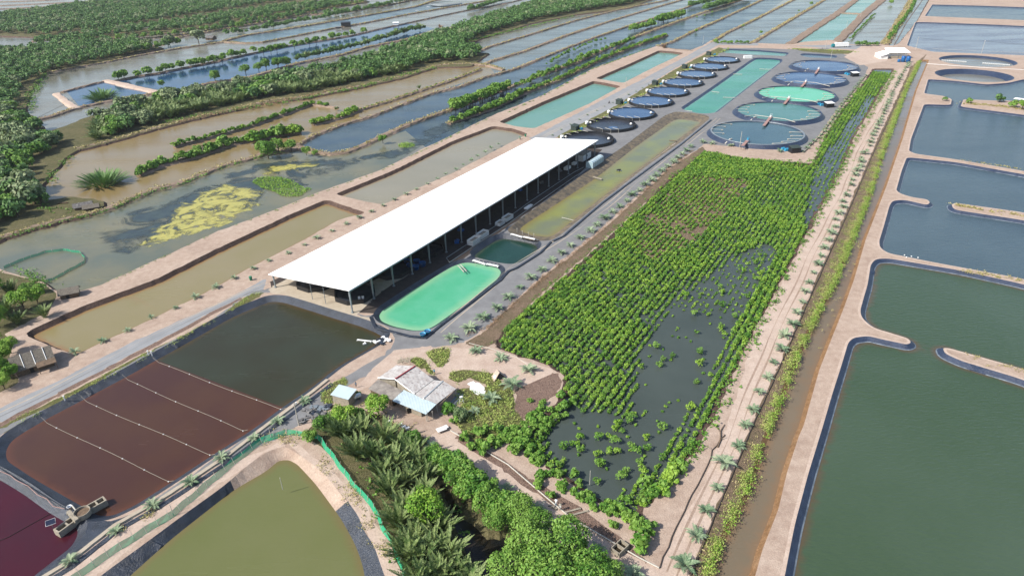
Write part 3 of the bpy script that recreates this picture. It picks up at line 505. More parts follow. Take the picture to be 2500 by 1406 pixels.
DV = [(1095, 300), (1140, 284), (1200, 264), (1278, 226), (1356, 198), (1408, 172), (1460, 148), (1525, 122), (1564, 107), (1629, 86)]
for px, wd in ((DV, 2.6), (DA, 3.2), (DB, 2.4), (DC1, 2.0), (DC2, 3.0), (DC3, 3.4), (DD, 3.0), (DE, 3.4), (DF, 2.6), (DH, 3.4), (DI, 1.0), (DJ, 2.6), (DKK, 3.5), (DL, 3), (DM, 3), (DN, 4), (DO, 3), (DP, 2.6), (DQ, 3.4), (DR, 3.6), (DS, 8), (DT, 9), (DU, 6.5),
               ([(2040, 31), (2116, 34)], 3), ([(-200, 8), (0, 5), (110, 1), (160, -2)], 2.5), ([(-200, 18), (0, 14), (170, 6), (300, 0)], 2.5), ([(-200, 26), (0, 22), (160, 14), (340, 5)], 2.5), ([(600, 10), (700, 0), (800, -8)], 3), ([(100, 148), (230, 128), (330, 115), (400, 108)], 3), ([(1500, 118), (1580, 70), (1640, 60)], 0.5)): dike(px, wd)
dike([(1604, 113), (1640, 120), (1690, 124)], 3.0)
dike([(258, 196), (290, 203), (330, 213), (403, 228)], 5.5, 'sand'); dike([(137, 228), (161, 247), (187, 265)], 4.0, 'sand'); dike([(150, 224), (190, 213), (234, 202), (262, 196)], 2.2, 'dike_soil')
# submerged weeds and floating algae, laid just above the water ------------------------
def mat_sheet(name, px, z, mat, label, cat):
    lp = resample(fillet(PL(px, z), 5), 3, True); X = np.array(lp); lo, hi = X.min(0), X.max(0); gx = np.arange(lo[0], hi[0], 3.0); gy = np.arange(lo[1], hi[1], 3.0)
    G_ = np.array([(a, b) for a in gx for b in gy]); G_ = G_[inside(X, G_)]
    V_, F_, C_ = cdt([X], G_); k_ = inside(X, C_); o = sheet(name, V_, z, [f for f, k in zip(F_, k_) if k], mat)
    at = o.data.attributes.new('edge', 'FLOAT', 'POINT'); co = np.array([v.co[:2] for v in o.data.vertices])
    d = np.min(np.hypot(co[:, None, 0]-X[None, :, 0], co[:, None, 1]-X[None, :, 1]), 1); at.data.foreach_set('value', np.clip(d/9.0, 0, 1)*1.0)
    return tag(o, label, cat, kind='stuff')
mat_sheet('submerged_weeds', [(170, 570), (300, 510), (430, 470), (560, 410), (650, 385), (760, 385), (900, 370), (980, 360), (930, 395), (800, 440), (700, 490), (560, 540), (420, 600), (300, 640), (260, 640), (220, 620)], W+0.012, 'weeds', 'dark submerged water weeds in the pond beside the long pink dike', 'weeds')
mat_sheet('submerged_weeds', [(130, 680), (180, 660), (260, 650), (330, 640), (290, 665), (240, 690), (170, 703)], W+0.012, 'weeds', 'dark submerged weeds near the small thatched hut', 'weeds')
mat_sheet('submerged_weeds', [(860, 395), (960, 350), (1010, 322), (1100, 285), (1180, 262), (1195, 280), (1100, 338), (1030, 374), (940, 402)], W+0.016, 'weeds', 'dark submerged weeds around the small oval weed island', 'weeds')
mat_sheet('floating_algae', [(310, 612), (335, 565), (400, 512), (470, 468), (550, 440), (640, 450), (685, 470), (660, 500), (600, 545), (510, 575), (430, 602), (360, 615)], W+0.03, 'algae', 'large yellow floating algae mat on the dark weedy pond', 'algae')
mat_sheet('floating_algae', [(265, 630), (300, 605), (345, 600), (340, 620), (300, 632)], W+0.03, 'algae', 'small yellow algae patch beyond the green net pen', 'algae')
mat_sheet('floating_algae', [(600, 430), (650, 400), (740, 388), (820, 392), (800, 412), (700, 425), (640, 440)], W+0.03, 'algae', 'yellow algae strip beyond the bright green weed island', 'algae')
mat_sheet('floating_algae', [(740, 450), (790, 428), (830, 430), (800, 450), (760, 462)], W+0.03, 'algae', 'faint yellow algae patch right of the bright green weed island', 'algae')
# ================================================================ VEGETATION
ORD = 'first second third fourth fifth sixth seventh eighth ninth tenth eleventh twelfth thirteenth fourteenth fifteenth sixteenth seventeenth eighteenth nineteenth'.split()
TENS = {2: 'twenty', 3: 'thirty', 4: 'forty', 5: 'fifty', 6: 'sixty', 7: 'seventy', 8: 'eighty', 9: 'ninety'}
def nth(i):
    if i < 20: return ORD[i-1]
    t, u = divmod(i, 10); return (TENS[t]+'-'+ORD[u-1]) if u else TENS[t][:-1]+'ieth'
def leafcloud(cent, nrm, size, r, flat_=0.35):
    n = len(cent); nrm = nrm+r.normal(0, 0.55, (n, 3)); nrm /= np.linalg.norm(nrm, axis=1)[:, None]
    a = np.cross(nrm, r.normal(0, 1, (n, 3))); a /= np.maximum(np.linalg.norm(a, axis=1), 1e-6)[:, None]; b = np.cross(nrm, a)
    sz = (size*(0.6+0.8*r.random(n)))[:, None]; a = a*sz; b = b*sz*0.75
    return np.stack([cent-a-b*0.6, cent+a*0.2-b, cent+a+b*0.4, cent-a*0.1+b], 1).reshape(-1, 3)
def crown_pts(R_, H_, zc, nl, n, r, fl=0.9):
    L_ = []
    for k in range(nl):
        th = r.random()*6.283; d = R_*0.62*math.sqrt(r.random()); h = zc+H_*0.5*(r.random()*1.3-0.55)*(1-0.4*d/R_)
        L_.append((d*math.cos(th), d*math.sin(th), h, R_*(0.24+0.26*r.random())))
    L_ = np.array(L_); idx = r.integers(0, nl, n); d = r.normal(0, 1, (n, 3)); d /= np.linalg.norm(d, axis=1)[:, None]
    d[:, 2] = np.where(d[:, 2] < -0.5, -d[:, 2], d[:, 2]); q = L_[idx]
    rad = q[:, 3]*(0.68+0.5*r.random(n)); c = q[:, :3]+d*rad[:, None]*np.array([1, 1, fl])
    keep = np.ones(n, bool)
    for l in L_: keep &= (np.linalg.norm((c-l[:3])/np.array([1, 1, fl]), axis=1) > l[3]*0.66)
    return c[keep], d[keep]
def tree_proto(name, R_, H_, zc, nl, n, size, leaf, seed, trunk=True, fl=0.9):
    r = np.random.default_rng(seed); c, d = crown_pts(R_, H_, zc, nl, n, r, fl); e = empty(name, (0, 0, -500))
    link('crown', quads_mesh('crown', leafcloud(c, d+np.array([0, 0, 0.35]), size, r)), leaf, e)
    if trunk:
        m = MB(); m.tube([(0, 0, -0.4), (0.1, 0.05, zc*0.5), (0, 0, zc+H_*0.1)], 0.05*R_+0.04, 6, 0.02*R_)
        for k in range(5):
            th = k*1.25+r.random(); m.tube([(0, 0, zc*0.35+0.1*k), (R_*0.3*math.cos(th), R_*0.3*math.sin(th), zc*0.8), (R_*0.62*math.cos(th), R_*0.62*math.sin(th), zc+H_*0.1)], 0.028*R_+0.02, 4, 0.01*R_)
        m.build('trunk', 'trunk', e)
    return e
def frond(r, L_, th, lean, wid, nseg, droop, twist):
    """one pinnate leaf: a rachis with leaflets both sides, as quads"""
    d = np.array([math.cos(th), math.sin(th), 0.0]); s = np.array([-d[1], d[0], 0.0]); pts = []
    ang = lean
    p = np.zeros(3)
    for k in range(nseg+1):
        pts.append(p.copy()); st = L_/nseg; ang += droop/nseg; p = p+(d*math.sin(ang)+np.array([0, 0, 1])*math.cos(ang))*st
    q = []
    for k in range(nseg):
        a, b = pts[k], pts[k+1]; f = (k+0.5)/nseg
        if f < 0.12: continue
        w_ = wid*math.sin(math.pi*min(1, 0.18+f*0.84))**0.8; t = (b-a)/np.linalg.norm(b-a); up = np.cross(s, t); up = up if up[2] > 0 else -up
        for sg in (-1, 1):
            for u in (0.0, 0.5):
                root = a+(b-a)*u; root2 = a+(b-a)*(u+0.34); o = s*sg*w_*(0.8+0.3*r.random())+t*w_*0.75+up*(w_*(0.15+0.25*r.random())*twist); q += [root, root2, root2+o*0.97+t*0.05, root+o]
    m = 0.035+0.006*L_
    for k in range(0, nseg, 2):
        a, b = pts[k], pts[min(k+2, nseg)]; q += [a-s*m, a+s*m, b+s*m*0.6, b-s*m*0.6]
    return q
def palm_proto(name, n, L_, seed, leaf, lean=(0.1, 0.7), wid=0.7, nseg=9, droop=0.9, spread=0.5, twist=1.0, part='frond_cluster', stem=0.0):
    r = np.random.default_rng(seed); q = []
    for k in range(n):
        f = k/n; th = k*2.4+r.random()*0.5; rr = math.sqrt(r.random()); le = lean[0]+(lean[1]-lean[0])*(0.25*r.random()+0.75*rr if spread > 2 else r.random())
        fr = np.array(frond(r, L_*(0.75+0.35*r.random()), th, le, wid, nseg, droop*(0.7+0.6*r.random()), twist)); fr += (np.array([math.cos(th)*spread*rr, math.sin(th)*spread*rr, stem]) if spread > 2 else np.array([math.cos(th*1.7)*spread*r.random(), math.sin(th*1.7)*spread*r.random(), stem])); q.append(fr)
    e = empty(name, (0, 0, -500)); link(part, quads_mesh(part, np.concatenate(q)), leaf, e)
    if stem: MB().tube([(0, 0, -0.2), (0, 0, stem+0.15)], 0.16, 6, 0.12).build('stem', 'trunk', e)
    return e
def place(p, x, y, z=0.0, s=1.0, rz=None, label=None, cat=None, group=None, sz=None):
    o = p if p.location.z < -400 and not p.get('used') else copy_tree(p); p['used'] = 1
    if o is p: pass
    if 'used' in o.keys() and o is not p: del o['used']
    o.location = (x, y, z); o.rotation_euler = (0, 0, random.random()*6.28 if rz is None else rz); o.scale = (s, s, s if sz is None else sz)
    return tag(o, label, cat, group)
def tp(nm, *a, **k): return [tree_proto(nm, *a, seed, **k) for seed in (1, 2, 3)]
T_MANG = tp('mangrove_tree', 2.7, 4.4, 2.3, 13, 2400, 0.2, 'leaf_mangrove'); T_BRIGHT = tp('broadleaf_tree', 3.0, 4.4, 3.4, 16, 3600, 0.2, 'leaf_bright')
T_DARK = tp('mangrove_tree', 2.7, 4.2, 2.3, 10, 800, 0.42, 'leaf_dark'); T_GREY = tp('broadleaf_tree', 3.2, 4.8, 2.7, 14, 1000, 0.42, 'leaf_grey')
T_MID = tp('mangrove_tree', 2.7, 4.2, 2.1, 10, 800, 0.42, 'leaf_mangrove'); T_BIG = tp('broadleaf_tree', 4.2, 5.6, 4.0, 30, 8500, 0.19, 'leaf_mangrove')
T_YEL = [tree_proto('broadleaf_tree', 4.0, 5.0, 3.8, 26, 7500, 0.2, 'leaf_bright', 9)]
B_MID = tp('bush', 1.3, 1.6, 0.75, 6, 260, 0.28, 'leaf_mangrove', trunk=False); B_BR = tp('bush', 1.3, 1.4, 0.7, 6, 300, 0.24, 'leaf_bright', trunk=False)
N_NEAR = [palm_proto('nipa_palm', 34, 6.6, s_, 'leaf_nipa', (0.03, 0.62), 0.58, 13, 0.55, 0.9) for s_ in (5, 6, 7)]
N_FAR = [palm_proto('nipa_palm', 22, 6.2, s_, 'leaf_nipa', (0.05, 0.8), 0.85, 6, 0.7, 1.0) for s_ in (8, 9)]
N_DEAD = [palm_proto('withered_palm', 26, 5.0, 11, 'leaf_dead', (0.05, 1.0), 0.6, 6, 0.6, 0.8)]
C_PALM = [palm_proto('coconut_palm', 15, 2.7, s_, 'leaf_palm', (0.15, 1.0), 0.42, 8, 1.2, 0.08, stem=0.25) for s_ in (15, 16, 17)]
ALLP = T_YEL+T_MANG+T_BRIGHT+T_DARK+T_GREY+T_MID+T_BIG+B_MID+B_BR+N_NEAR+N_FAR+N_DEAD+C_PALM
def along(px, sp, z=0.0, off=0.0):
    p = np.array(PL(px, z)); out = []; carry = 0.0
    for a, b in zip(p[:-1], p[1:]):
        L_ = np.hypot(*(b-a)); t = carry; n = np.array([-(b-a)[1], (b-a)[0]])/max(L_, 1e-6)
        while t < L_: out.append(tuple(a+(b-a)*t/L_+n*off)); t += sp
        carry = t-L_
    return out
def row(protos, pts, s, fmt, cat, group, z=0.0, js=0.15, jp=0.25, used=[0]):
    for i, (x, y) in enumerate(pts):
        place(random.choice(protos), x+random.gauss(0, jp), y+random.gauss(0, jp), z, s*(1+random.gauss(0, js)), label=fmt.replace('#', nth(i+1)) if '#' in fmt else fmt, cat=cat, group=group)
# young coconut palms in rows
row(C_PALM, along([(1669, 1383), (1724, 1253), (1776, 1138), (1820, 1039), (1873, 924), (1920, 826), (1967, 711), (2050, 519), (2110, 379), (2200, 185), (2222, 150)], 7.15), 0.85, 'coconut palm on the pink road by the canal, # from the near end', 'palm', 'young coconut palms along the pink road', 0.0, 0.2)
row(C_PALM, along([(1103, 832), (1145, 805), (1178, 781), (1240, 727), (1296, 680), (1344, 642), (1412, 587), (1472, 538), (1542, 480), (1600, 432), (1691, 356)], 7.1), 0.98, 'coconut palm on the grey gravel above the mangroves, # from the near end', 'palm', 'young coconut palms on the gravel yard edge')
row(C_PALM, [P(*q) for q in ((1716, 349), (1741, 352), (1783, 357), (1862, 362), (1903, 371))], 0.85, 'young coconut palm below the nearest large round pond, # from the left', 'palm', 'young coconut palms by the large round ponds')
row(C_PALM, along([(182, 862), (257, 834), (318, 806), (376, 773), (430, 751), (483, 724), (556, 690), (619, 656), (703, 619), (810, 565), (907, 518), (990, 476), (1111, 416), (1220, 352)], 7.4), 0.62, 'small coconut palm between brown ponds and track, # from the near end', 'palm', 'small coconut palms beside the long brown ponds')
row(C_PALM, [P(*q) for q in ((176, 1369), (280, 1300), (373, 1240), (464, 1179), (541, 1122), (618, 1072), (682, 1030), (746, 984))], 0.78, 'coconut palm between maroon pond and net fence, # from the near end', 'palm', 'young coconut palms by the maroon pond')
row(C_PALM, [P(*q) for q in ((1163, 860), (1223, 880), (1288, 908), (1205, 978), (1250, 944), (1160, 1005))], 0.95, 'young coconut palm on the bare soil behind the old house, # from the house', 'palm', 'young coconut palms around the house plot')
row(C_PALM, [P(*q) for q in ((1052, 1097), (1115, 1122), (1236, 1200), (1310, 1250), (1372, 1292), (1455, 1350), (1540, 1402))], 0.8, 'young coconut palm by the pipe on the lower sandy path, # from the house', 'palm', 'young coconut palms along the lower path')
row(C_PALM, along([(1960, 372), (2005, 330), (2060, 250), (2112, 185)], 7.0), 0.7, 'small coconut palm right of the large round ponds, # from the near end', 'palm', 'small coconut palms right of the round ponds')
row(C_PALM, along([(1325, 345), (1400, 300), (1500, 250), (1600, 200), (1672, 158)], 12), 0.4, 'tiny coconut palm beside the turquoise ponds, # from the near end', 'palm', 'tiny coconut palms beside the turquoise ponds')
# near trees: bases traced
NE = [(832, 1075), (875, 1068), (925, 1082), (862, 1120), (905, 1130), (955, 1100), (950, 1150), (990, 1128), (1022, 1180), (975, 1190), (1018, 1230), (975, 1255), (1030, 1290), (1000, 1330), (1045, 1345), (1080, 1375), (1020, 1385), (1100, 1412), (1062, 1425), (920, 1170), (1010, 1150), (800, 1060), (1010, 1440), (940, 1215), (1130, 1450), (960, 1290), (985, 1370), (1060, 1310)]
NE = [(x+14, y) for x, y in NE]; NE.sort(key=lambda q: q[1])
for i, q in enumerate(NE): place(N_NEAR[i % 3], *P(*q), 0, 0.86+0.16*random.random(), label='nipa palm between green net fence and dark creek, %s from the house' % nth(i+1), cat='palm', group='nipa palms in the near belt')
place(T_YEL[0], *P(1046, 1272), 0, 1.0, label='round yellow-green tree rising among the near nipa palms', cat='tree')
for i, (x, y, s) in enumerate([(1300, 1375, 1.15), (1385, 1352, 1.05), (1340, 1440, 1.2), (1440, 1440, 1.1), (1245, 1420, 0.95), (1265, 1270, 0.8), (1215, 1290, 0.7), (1310, 1300, 0.75), (1400, 1425, 0.9), (1475, 1425, 0.8)]):
    place(T_BIG[i % 3], *P(x, y), 0, s, label='leafy tree at the bottom edge left of the path, %s of its clump' % nth(i+1), cat='tree', group='leafy trees at the bottom of the photo')
for i, (x, y, s) in enumerate([(1085, 1145, 0.9), (1110, 1160, 1.0), (1135, 1180, 1.0), (1160, 1215, 1.05), (1185, 1245, 1.0), (1120, 1195, 0.9), (1225, 1262, 1.0), (1195, 1215, 0.8), (1250, 1250, 0.9), (1060, 1130, 0.8)]):
    place(T_MANG[i % 3], *P(x, y), 0, s*1.25, label='green mangrove tree between dark creek and lower path, %s from the house' % nth((2, 3, 4, 6, 9, 5, 8, 7, 10, 1)[i]), cat='tree', group='mangroves along the dark creek')
for x, y, s, lb, pr in [(925, 1015, 1.0, 'small green tree in front of the grey tin lean-to', T_BRIGHT[0]), (1008, 1088, 0.85, 'small bright tree left of the white table on the path', T_MANG[1]), (790, 1050, 0.9, 'bushy tree beside the rubbish pile', T_MANG[0]), (845, 1040, 1.0, 'bushy tree below the small tin shed', T_BRIGHT[1]), (880, 1030, 0.8, 'bushy tree between the tin shed and the nipa palms', T_MANG[2]), (1125, 1022, 0.6, 'pale bushy tree at the right end of the old house', T_GREY[0]), (760, 1078, 0.7, 'bushy tree at the corner of the green net fence', T_MANG[1])]:
    place(pr, *P(x, y), 0, s, label=lb, cat='tree')
for i, (x, y) in enumerate([(1150, 1095), (1180, 1105), (1205, 1082), (1240, 1078), (1215, 1050), (1170, 1060), (1255, 1105), (1135, 1075), (1255, 1050), (1270, 1080), (900, 985), (870, 968), (1098, 1003), (1110, 1030)]):
    place(B_MID[i % 3], *P(x, y), 0, 1.0+0.5*random.random(), label='green bush on the rough ground around the old house', cat='bush', group='bushes on the house plot')
# left groves
for i, (x, y, s, k) in enumerate([(20, 770, 1.3, 0), (60, 755, 1.2, 0), (95, 745, 1.1, 0), (30, 720, 1.1, 0), (-10, 730, 1.3, 0), (70, 718, 0.9, 1), (110, 775, 0.9, 1), (0, 800, 1.2, 0), (-30, 770, 1.3, 0), (45, 790, 0.9, 0), (100, 715, 0.7, 1)]):
    place((T_BRIGHT, T_MANG)[k][i % 3] if i % 3 else N_NEAR[i % 3], *P(x, y), 0, s*(0.8 if i % 3 == 0 else 1), label='tree in the dark green clump left of the small thatched hut', cat='tree', group='clump of trees left of the small thatched hut')
for i, (x, y, s) in enumerate([(10, 885, 1.0), (28, 862, 0.85), (0, 920, 1.1), (-20, 900, 1.1), (30, 925, 0.8), (-15, 850, 1.0), (12, 950, 0.8)]):
    place(T_BRIGHT[i % 3], *P(x, y), 0, s, label='bright green tree beside the large thatched house', cat='tree', group='trees beside the large thatched house')
# islands and single shrubs in the lakes
for x, y, s, lb in [(253, 450, 1.15, 'large nipa palm clump standing alone in the brown lake')]:
    e = place(palm_proto('nipa_palm', 170, 8.0, 33, 'leaf_dark', (0.0, 1.1), 0.6, 10, 0.4, 6.5), *P(x, y, W), W-0.3, 0.98, label=lb, cat='palm')
place(palm_proto('nipa_palm', 110, 9.0, 34, 'leaf_dark', (0.0, 1.1), 0.9, 7, 0.4, 6.0), *P(250, 243, W), W-0.3, 1.0, label='nipa palm clump in the small blue diamond pond', cat='palm')
def strip(protos, px, sp, s, label, cat, group, z=-0.1, off=0.0, js=0.2, jp=0.5):
    for i, (x, y) in enumerate(along(px, sp, 0, off)): place(random.choice(protos), x+random.gauss(0, jp), y+random.gauss(0, jp), z, s*max(0.5, 1+random.gauss(0, js)), label=label, cat=cat, group=group)
strip(B_BR+B_MID, DC1[:-1], 2.1, 1.35, 'low green bush on the thin far strip in the brown lake', 'bush', 'bushes on the thin far strip in the brown lake', jp=0.4)
strip(B_MID, DC3, 2.0, 2.0, 'green bush in the hedge-like strip right of the big lone palm clump', 'bush', 'bushes on the thick strip in the brown lake', jp=0.9)
strip(B_MID+B_BR, [(620, 345), (660, 335), (700, 328), (735, 322)], 1.9, 2.7, 'tall bush at the right end of the thick green strip', 'bush', 'tall bushes at the end of the thick strip', jp=1.0)
strip(B_BR, DC2[:3], 1.9, 1.7, 'bright green bush on the short strip right of the palms', 'bush', 'bushes on the short bright strip', jp=0.7)
strip(B_BR, DC2[3:], 4.5, 0.6, 'small bush on the grassy dike crossing the brown lake', 'bush', 'small bushes on the grassy lake dike')
for x, y, s, lb in [(655, 383, 1.9, 'leftmost round tree at the junction of the weedy pond dikes'), (640, 374, 1.5, 'darker round tree behind the leftmost tree at the dike junction'), (680, 370, 1.6, 'right-hand round tree of the joined pair at the dike junction'), (711, 368, 1.35, 'round tree second from the left at the dike junction'), (748, 377, 0.95, 'small tree third from the left at the dike junction'), (770, 380, 0.7, 'smallest tree at the right end of the dike junction'), (484, 374, 1.0, 'pale tree standing on the thick green strip'), (935, 348, 1.0, 'conical bush on the dike right of the dike junction')]:
    place(T_MANG[int(x) % 3], *P(x, y), -0.2, s, label=lb, cat='tree')
row(N_FAR, [P(*q) for q in ((690, 330), (715, 328), (822, 268), (1022, 217))], 0.55, 'small nipa palm in the brown lake, # from the left', 'palm', 'small nipa palms in the brown lake')
strip(T_MID, [(1108, 270), (1150, 252), (1200, 232), (1238, 216)], 2.6, 1.35, 'dark green shrub in the tall hedge on the middle dike', 'shrub', 'tall hedge on the middle dike', jp=0.8)
strip(B_MID, [(1108, 296), (1150, 282), (1200, 264), (1240, 246), (1275, 228)], 2.0, 1.9, 'green bush in the lower hedge before the tall hedge', 'shrub', 'low hedge on the near dike', jp=0.7)
strip(B_BR+B_MID, DV[2:], 2.4, 1.3, 'olive bush on the overgrown dike beyond the turquoise ponds', 'bush', 'bushes on the overgrown dike', jp=0.7)
strip(T_MID, [(1542, 76), (1570, 70), (1597, 64)], 3.2, 1.4, 'dark shrub in the near block of the paired far hedges', 'shrub', 'near block of the paired far hedges', jp=0.8)
strip(T_MID, [(1608, 56), (1635, 50), (1662, 42)], 3.2, 1.7, 'tall dark shrub in the far block of the paired far hedges', 'shrub', 'far block of the paired far hedges', jp=0.8)
strip(T_DARK, [(1684, 18), (1730, 8), (1790, -6)], 3.4, 1.6, 'dark tree in the hedge at the top edge, left of the far channels', 'tree', 'hedge at the top edge', jp=0.8)
strip(T_DARK, [(1720, 26), (1765, 14), (1830, -2)], 3.4, 1.6, 'dark tree in the second hedge at the top edge', 'tree', 'second hedge at the top edge', jp=0.8)
strip(B_MID, [(1335, 158), (1370, 138), (1410, 120), (1445, 104), (1480, 96)], 8, 1.5, 'round dark bush on the broken bank between two blue channels', 'bush', 'bushes on the broken bank', jp=0.8)
strip(B_MID, [(1262, 210), (1305, 195), (1360, 172), (1420, 145), (1460, 128), (1505, 112), (1550, 97)], 6.5, 2.0, 'round dark bush on the dike above the overgrown dike', 'bush', 'round bushes on the upper blue dike', jp=0.8)
for x, y, s, lb in [(1700, 78, 0.7, 'lone grey-green bush on the dike between far blue channels'), (1702, 44, 0.5, 'first small yellow-green tree standing in the far channel'), (1720, 40, 0.55, 'second small yellow-green tree standing in the far channel'), (1738, 32, 0.6, 'third small yellow-green tree standing in the far channel'), (1815, 65, 0.6, 'round bush on the far dike left of the grey ponds'), (1980, 12, 1.0, 'dark tree on the far dike at the top right'), (2175, 10, 1.3, 'large dark tree in the far pond at the top right'), (1858, 82, 0.7, 'dark bush at the left bank of the far grey pond'), (1950, 28, 0.5, 'small bush on the far dike near the top')]:
    place(T_MID[int(x) % 3], *P(x, y), -0.3, s, label=lb, cat='tree')
place(N_DEAD[0], *P(1622, 118), 0, 0.95, label='orange withered nipa palm at the far end of the turquoise ponds', cat='palm')
place(N_DEAD[0], *P(1075, 70), 0, 1.1, label='brown withered nipa palm on the far bank', cat='palm')
strip(T_MID, [(1745, 106), (1790, 108)], 3.0, 0.75, 'dark bush in the row left of the far cross road', 'bush', 'bushes left of the far cross road', jp=0.5)
strip(T_DARK, [(1800, 107), (1830, 108)], 3.0, 0.7, 'dark bush beside the far cross road', 'bush', 'bushes beside the far cross road', jp=0.5)
strip(T_DARK, [(2090, 112), (2115, 113), (2145, 112)], 3.5, 0.9, 'dark tree behind the white truck', 'tree', 'trees behind the white truck', jp=0.5)
strip(B_MID, [(2165, 98), (2190, 62), (2220, 25), (2232, 0)], 4, 1.2, 'bush on the broad dike left of the far canal', 'bush', 'bushes left of the far canal', off=-1.5, jp=0.8)
strip(B_MID, [(2068, 95), (2100, 62), (2128, 35)], 5, 0.9, 'low bush along the right side of the far broad dike', 'bush', 'bushes along the far broad dike', off=-3, jp=0.5)
for x, y, s, lb, pr in [(2307, 247, 0.6, 'dark bush at the tip of the left spit in the right ponds', T_DARK[0]), (2366, 252, 0.75, 'round green bush on the grassy spit', T_MID[0]), (2440, 250, 1.1, 'tall loose tree on the grassy spit', T_DARK[1]), (2470, 262, 1.0, 'leafy shrub right of the tall tree on the spit', T_MID[1]), (2495, 268, 1.0, 'leafy shrub at the right photo edge on the spit', T_BRIGHT[0])]:
    place(pr, *P(x, y), 0, s, label=lb, cat='tree')
ROWI = [(303, 190), (290, 194), (337, 188), (362, 183), (391, 178), (405, 173), (420, 170), (443, 166), (465, 162), (478, 160), (495, 158), (510, 154), (523, 152), (542, 149), (566, 140), (580, 138), (597, 134), (620, 128), (643, 131), (661, 128), (676, 124), (686, 122), (698, 119), (719, 116), (736, 112), (755, 109), (772, 105), (791, 101), (810, 96), (828, 93), (844, 90), (862, 87), (889, 81)]
for i, q in enumerate(ROWI): place(T_MID[i % 3], *P(*q), -0.2, 1.25+0.45*random.random(), label='round mangrove tree in the row along the blue pond, %s from the left' % nth(i+1), cat='tree', group='round trees in a row along the blue pond')
for x, y, s, lb in [(526, 198, 1.9, 'pale green tree standing alone before the blue pond'), (394, 212, 1.1, 'small tree at the left end of the blue pond'), (600, 180, 1.7, 'leafy tree left of the low trees on the blue pond bank'), (650, 170, 2.0, 'leafy yellow-green tree on the near bank of the blue pond'), (680, 167, 2.1, 'tallest yellow-green tree on the near bank of the blue pond'), (700, 163, 1.9, 'rightmost yellow-green tree on the near bank of the blue pond'), (632, 174, 1.6, 'small rounded tree on the near bank of the blue pond')]:
    place(T_MANG[int(x) % 3], *P(x, y), -0.2, s, label=lb, cat='tree')
strip(N_FAR+T_DARK, [(722, 148), (760, 140), (812, 130), (830, 125), (860, 118), (900, 108), (950, 92), (990, 80), (1035, 72)], 4.0, 1.2, 'dark palm or shrub on the far bank of the blue pond', 'shrub', 'dark shrubs on the blue pond bank', jp=0.8)
strip(T_DARK, [(1145, 27), (1170, 22), (1200, 12), (1240, 2)], 4.5, 1.4, 'dark bush on the far thin dike near the top', 'bush', 'bushes on the far thin dike', jp=0.6)
strip(T_DARK, [(560, 86), (640, 74), (720, 58), (780, 48), (840, 34), (880, 26), (920, 20), (960, 10)], 5.5, 1.3, 'dark bush on the bank behind the far lined pond', 'bush', 'bushes behind the far lined pond', jp=1.5)
strip(T_DARK+T_MID, DO, 7.5, 1.35, 'dark green tree on the overgrown far dike below the far wood', 'tree', 'trees on the overgrown far dike', jp=2.0)
strip(T_DARK+T_MID, [(270, 138), (330, 128), (390, 116), (440, 108)], 4.5, 1.6, 'green tree in the row left of the far thatched house', 'tree', 'trees left of the far thatched house', jp=2.0)
strip(T_DARK, DL[1:], 9, 1.2, 'dark tree on the thin far dike above the lined pond', 'tree', 'trees on the thin far dike', jp=1.5)
for x, y, s, lb in [(485, 104, 2.6, 'largest pale grey-green tree beside the far thatched house'), (415, 112, 2.0, 'pale grey-green tree second left of the far thatched house'), (362, 122, 2.1, 'pale grey-green tree third left of the far thatched house'), (122, 168, 1.9, 'bright green tree at the edge of the left wood by the grey lake'), (585, 70, 1.9, 'leafy tree above the corner of the lined pond')]:
    place(T_GREY[int(x) % 3] if 'grey-green' in lb else T_MANG[0], *P(x, y), -0.2, s, label=lb, cat='tree')
# woods on the raised land: the nearest as single trees, the rest one mass
def sample(px, sp, jit=0.45):
    X = np.array(PL(px)); lo, hi = X.min(0), X.max(0); out = [(a, b) for a in np.arange(lo[0], hi[0], sp) for b in np.arange(lo[1], hi[1], sp)]
    out = np.array(out)+rng.normal(0, sp*jit, (len(out), 2)); return out[inside(X, out)]
def topix(x, y):
    cp, sp = math.cos(PITCH), math.sin(PITCH); dz = -CAMH; u_ = x; f_ = y*cp-dz*sp; v_ = y*sp+dz*cp
    u, v = u_/f_, v_/f_; c, s = math.cos(-ROLL), math.sin(-ROLL); u, v = c*u-s*v, s*u+c*v; return 1250+u*FPX, 703-v*FPX
WOODS = [('NF', [(215, 350), (260, 335), (390, 300), (494, 272), (650, 236), (743, 226), (873, 200), (990, 175), (1063, 150), (1140, 152), (1185, 128), (1110, 122), (1180, 86), (1250, 66), (1299, 52), (1408, 30), (1538, 12), (1600, -10), (1400, -20), (1304, 14), (1200, 46), (1120, 74), (990, 118), (860, 162), (717, 190), (650, 200), (560, 220), (480, 236), (420, 240), (330, 262), (240, 300)], 4.9, 'n'),
         ('LW', [(-500, 700), (0, 560), (80, 535), (105, 500), (85, 470), (60, 420), (110, 375), (150, 345), (100, 325), (70, 300), (40, 270), (50, 215), (90, 190), (200, 160), (330, 132), (380, 120), (330, 108), (200, 112), (90, 125), (-200, 135), (-900, 180), (-900, 500)], 6.0, 'l'),
         ('TF', [(-900, 135), (0, 84), (110, 88), (230, 76), (440, 44), (650, 11), (900, -20), (300, -20), (262, 6), (0, 40), (-900, 84)], 7.5, 't'),
         ('TF2', [(90, 122), (300, 88), (440, 76), (640, 44), (800, 20), (880, 4), (860, 0), (640, 26), (440, 58), (220, 84), (90, 104)], 8.0, 't')]
cand = {'tree': [], 'palm': []}
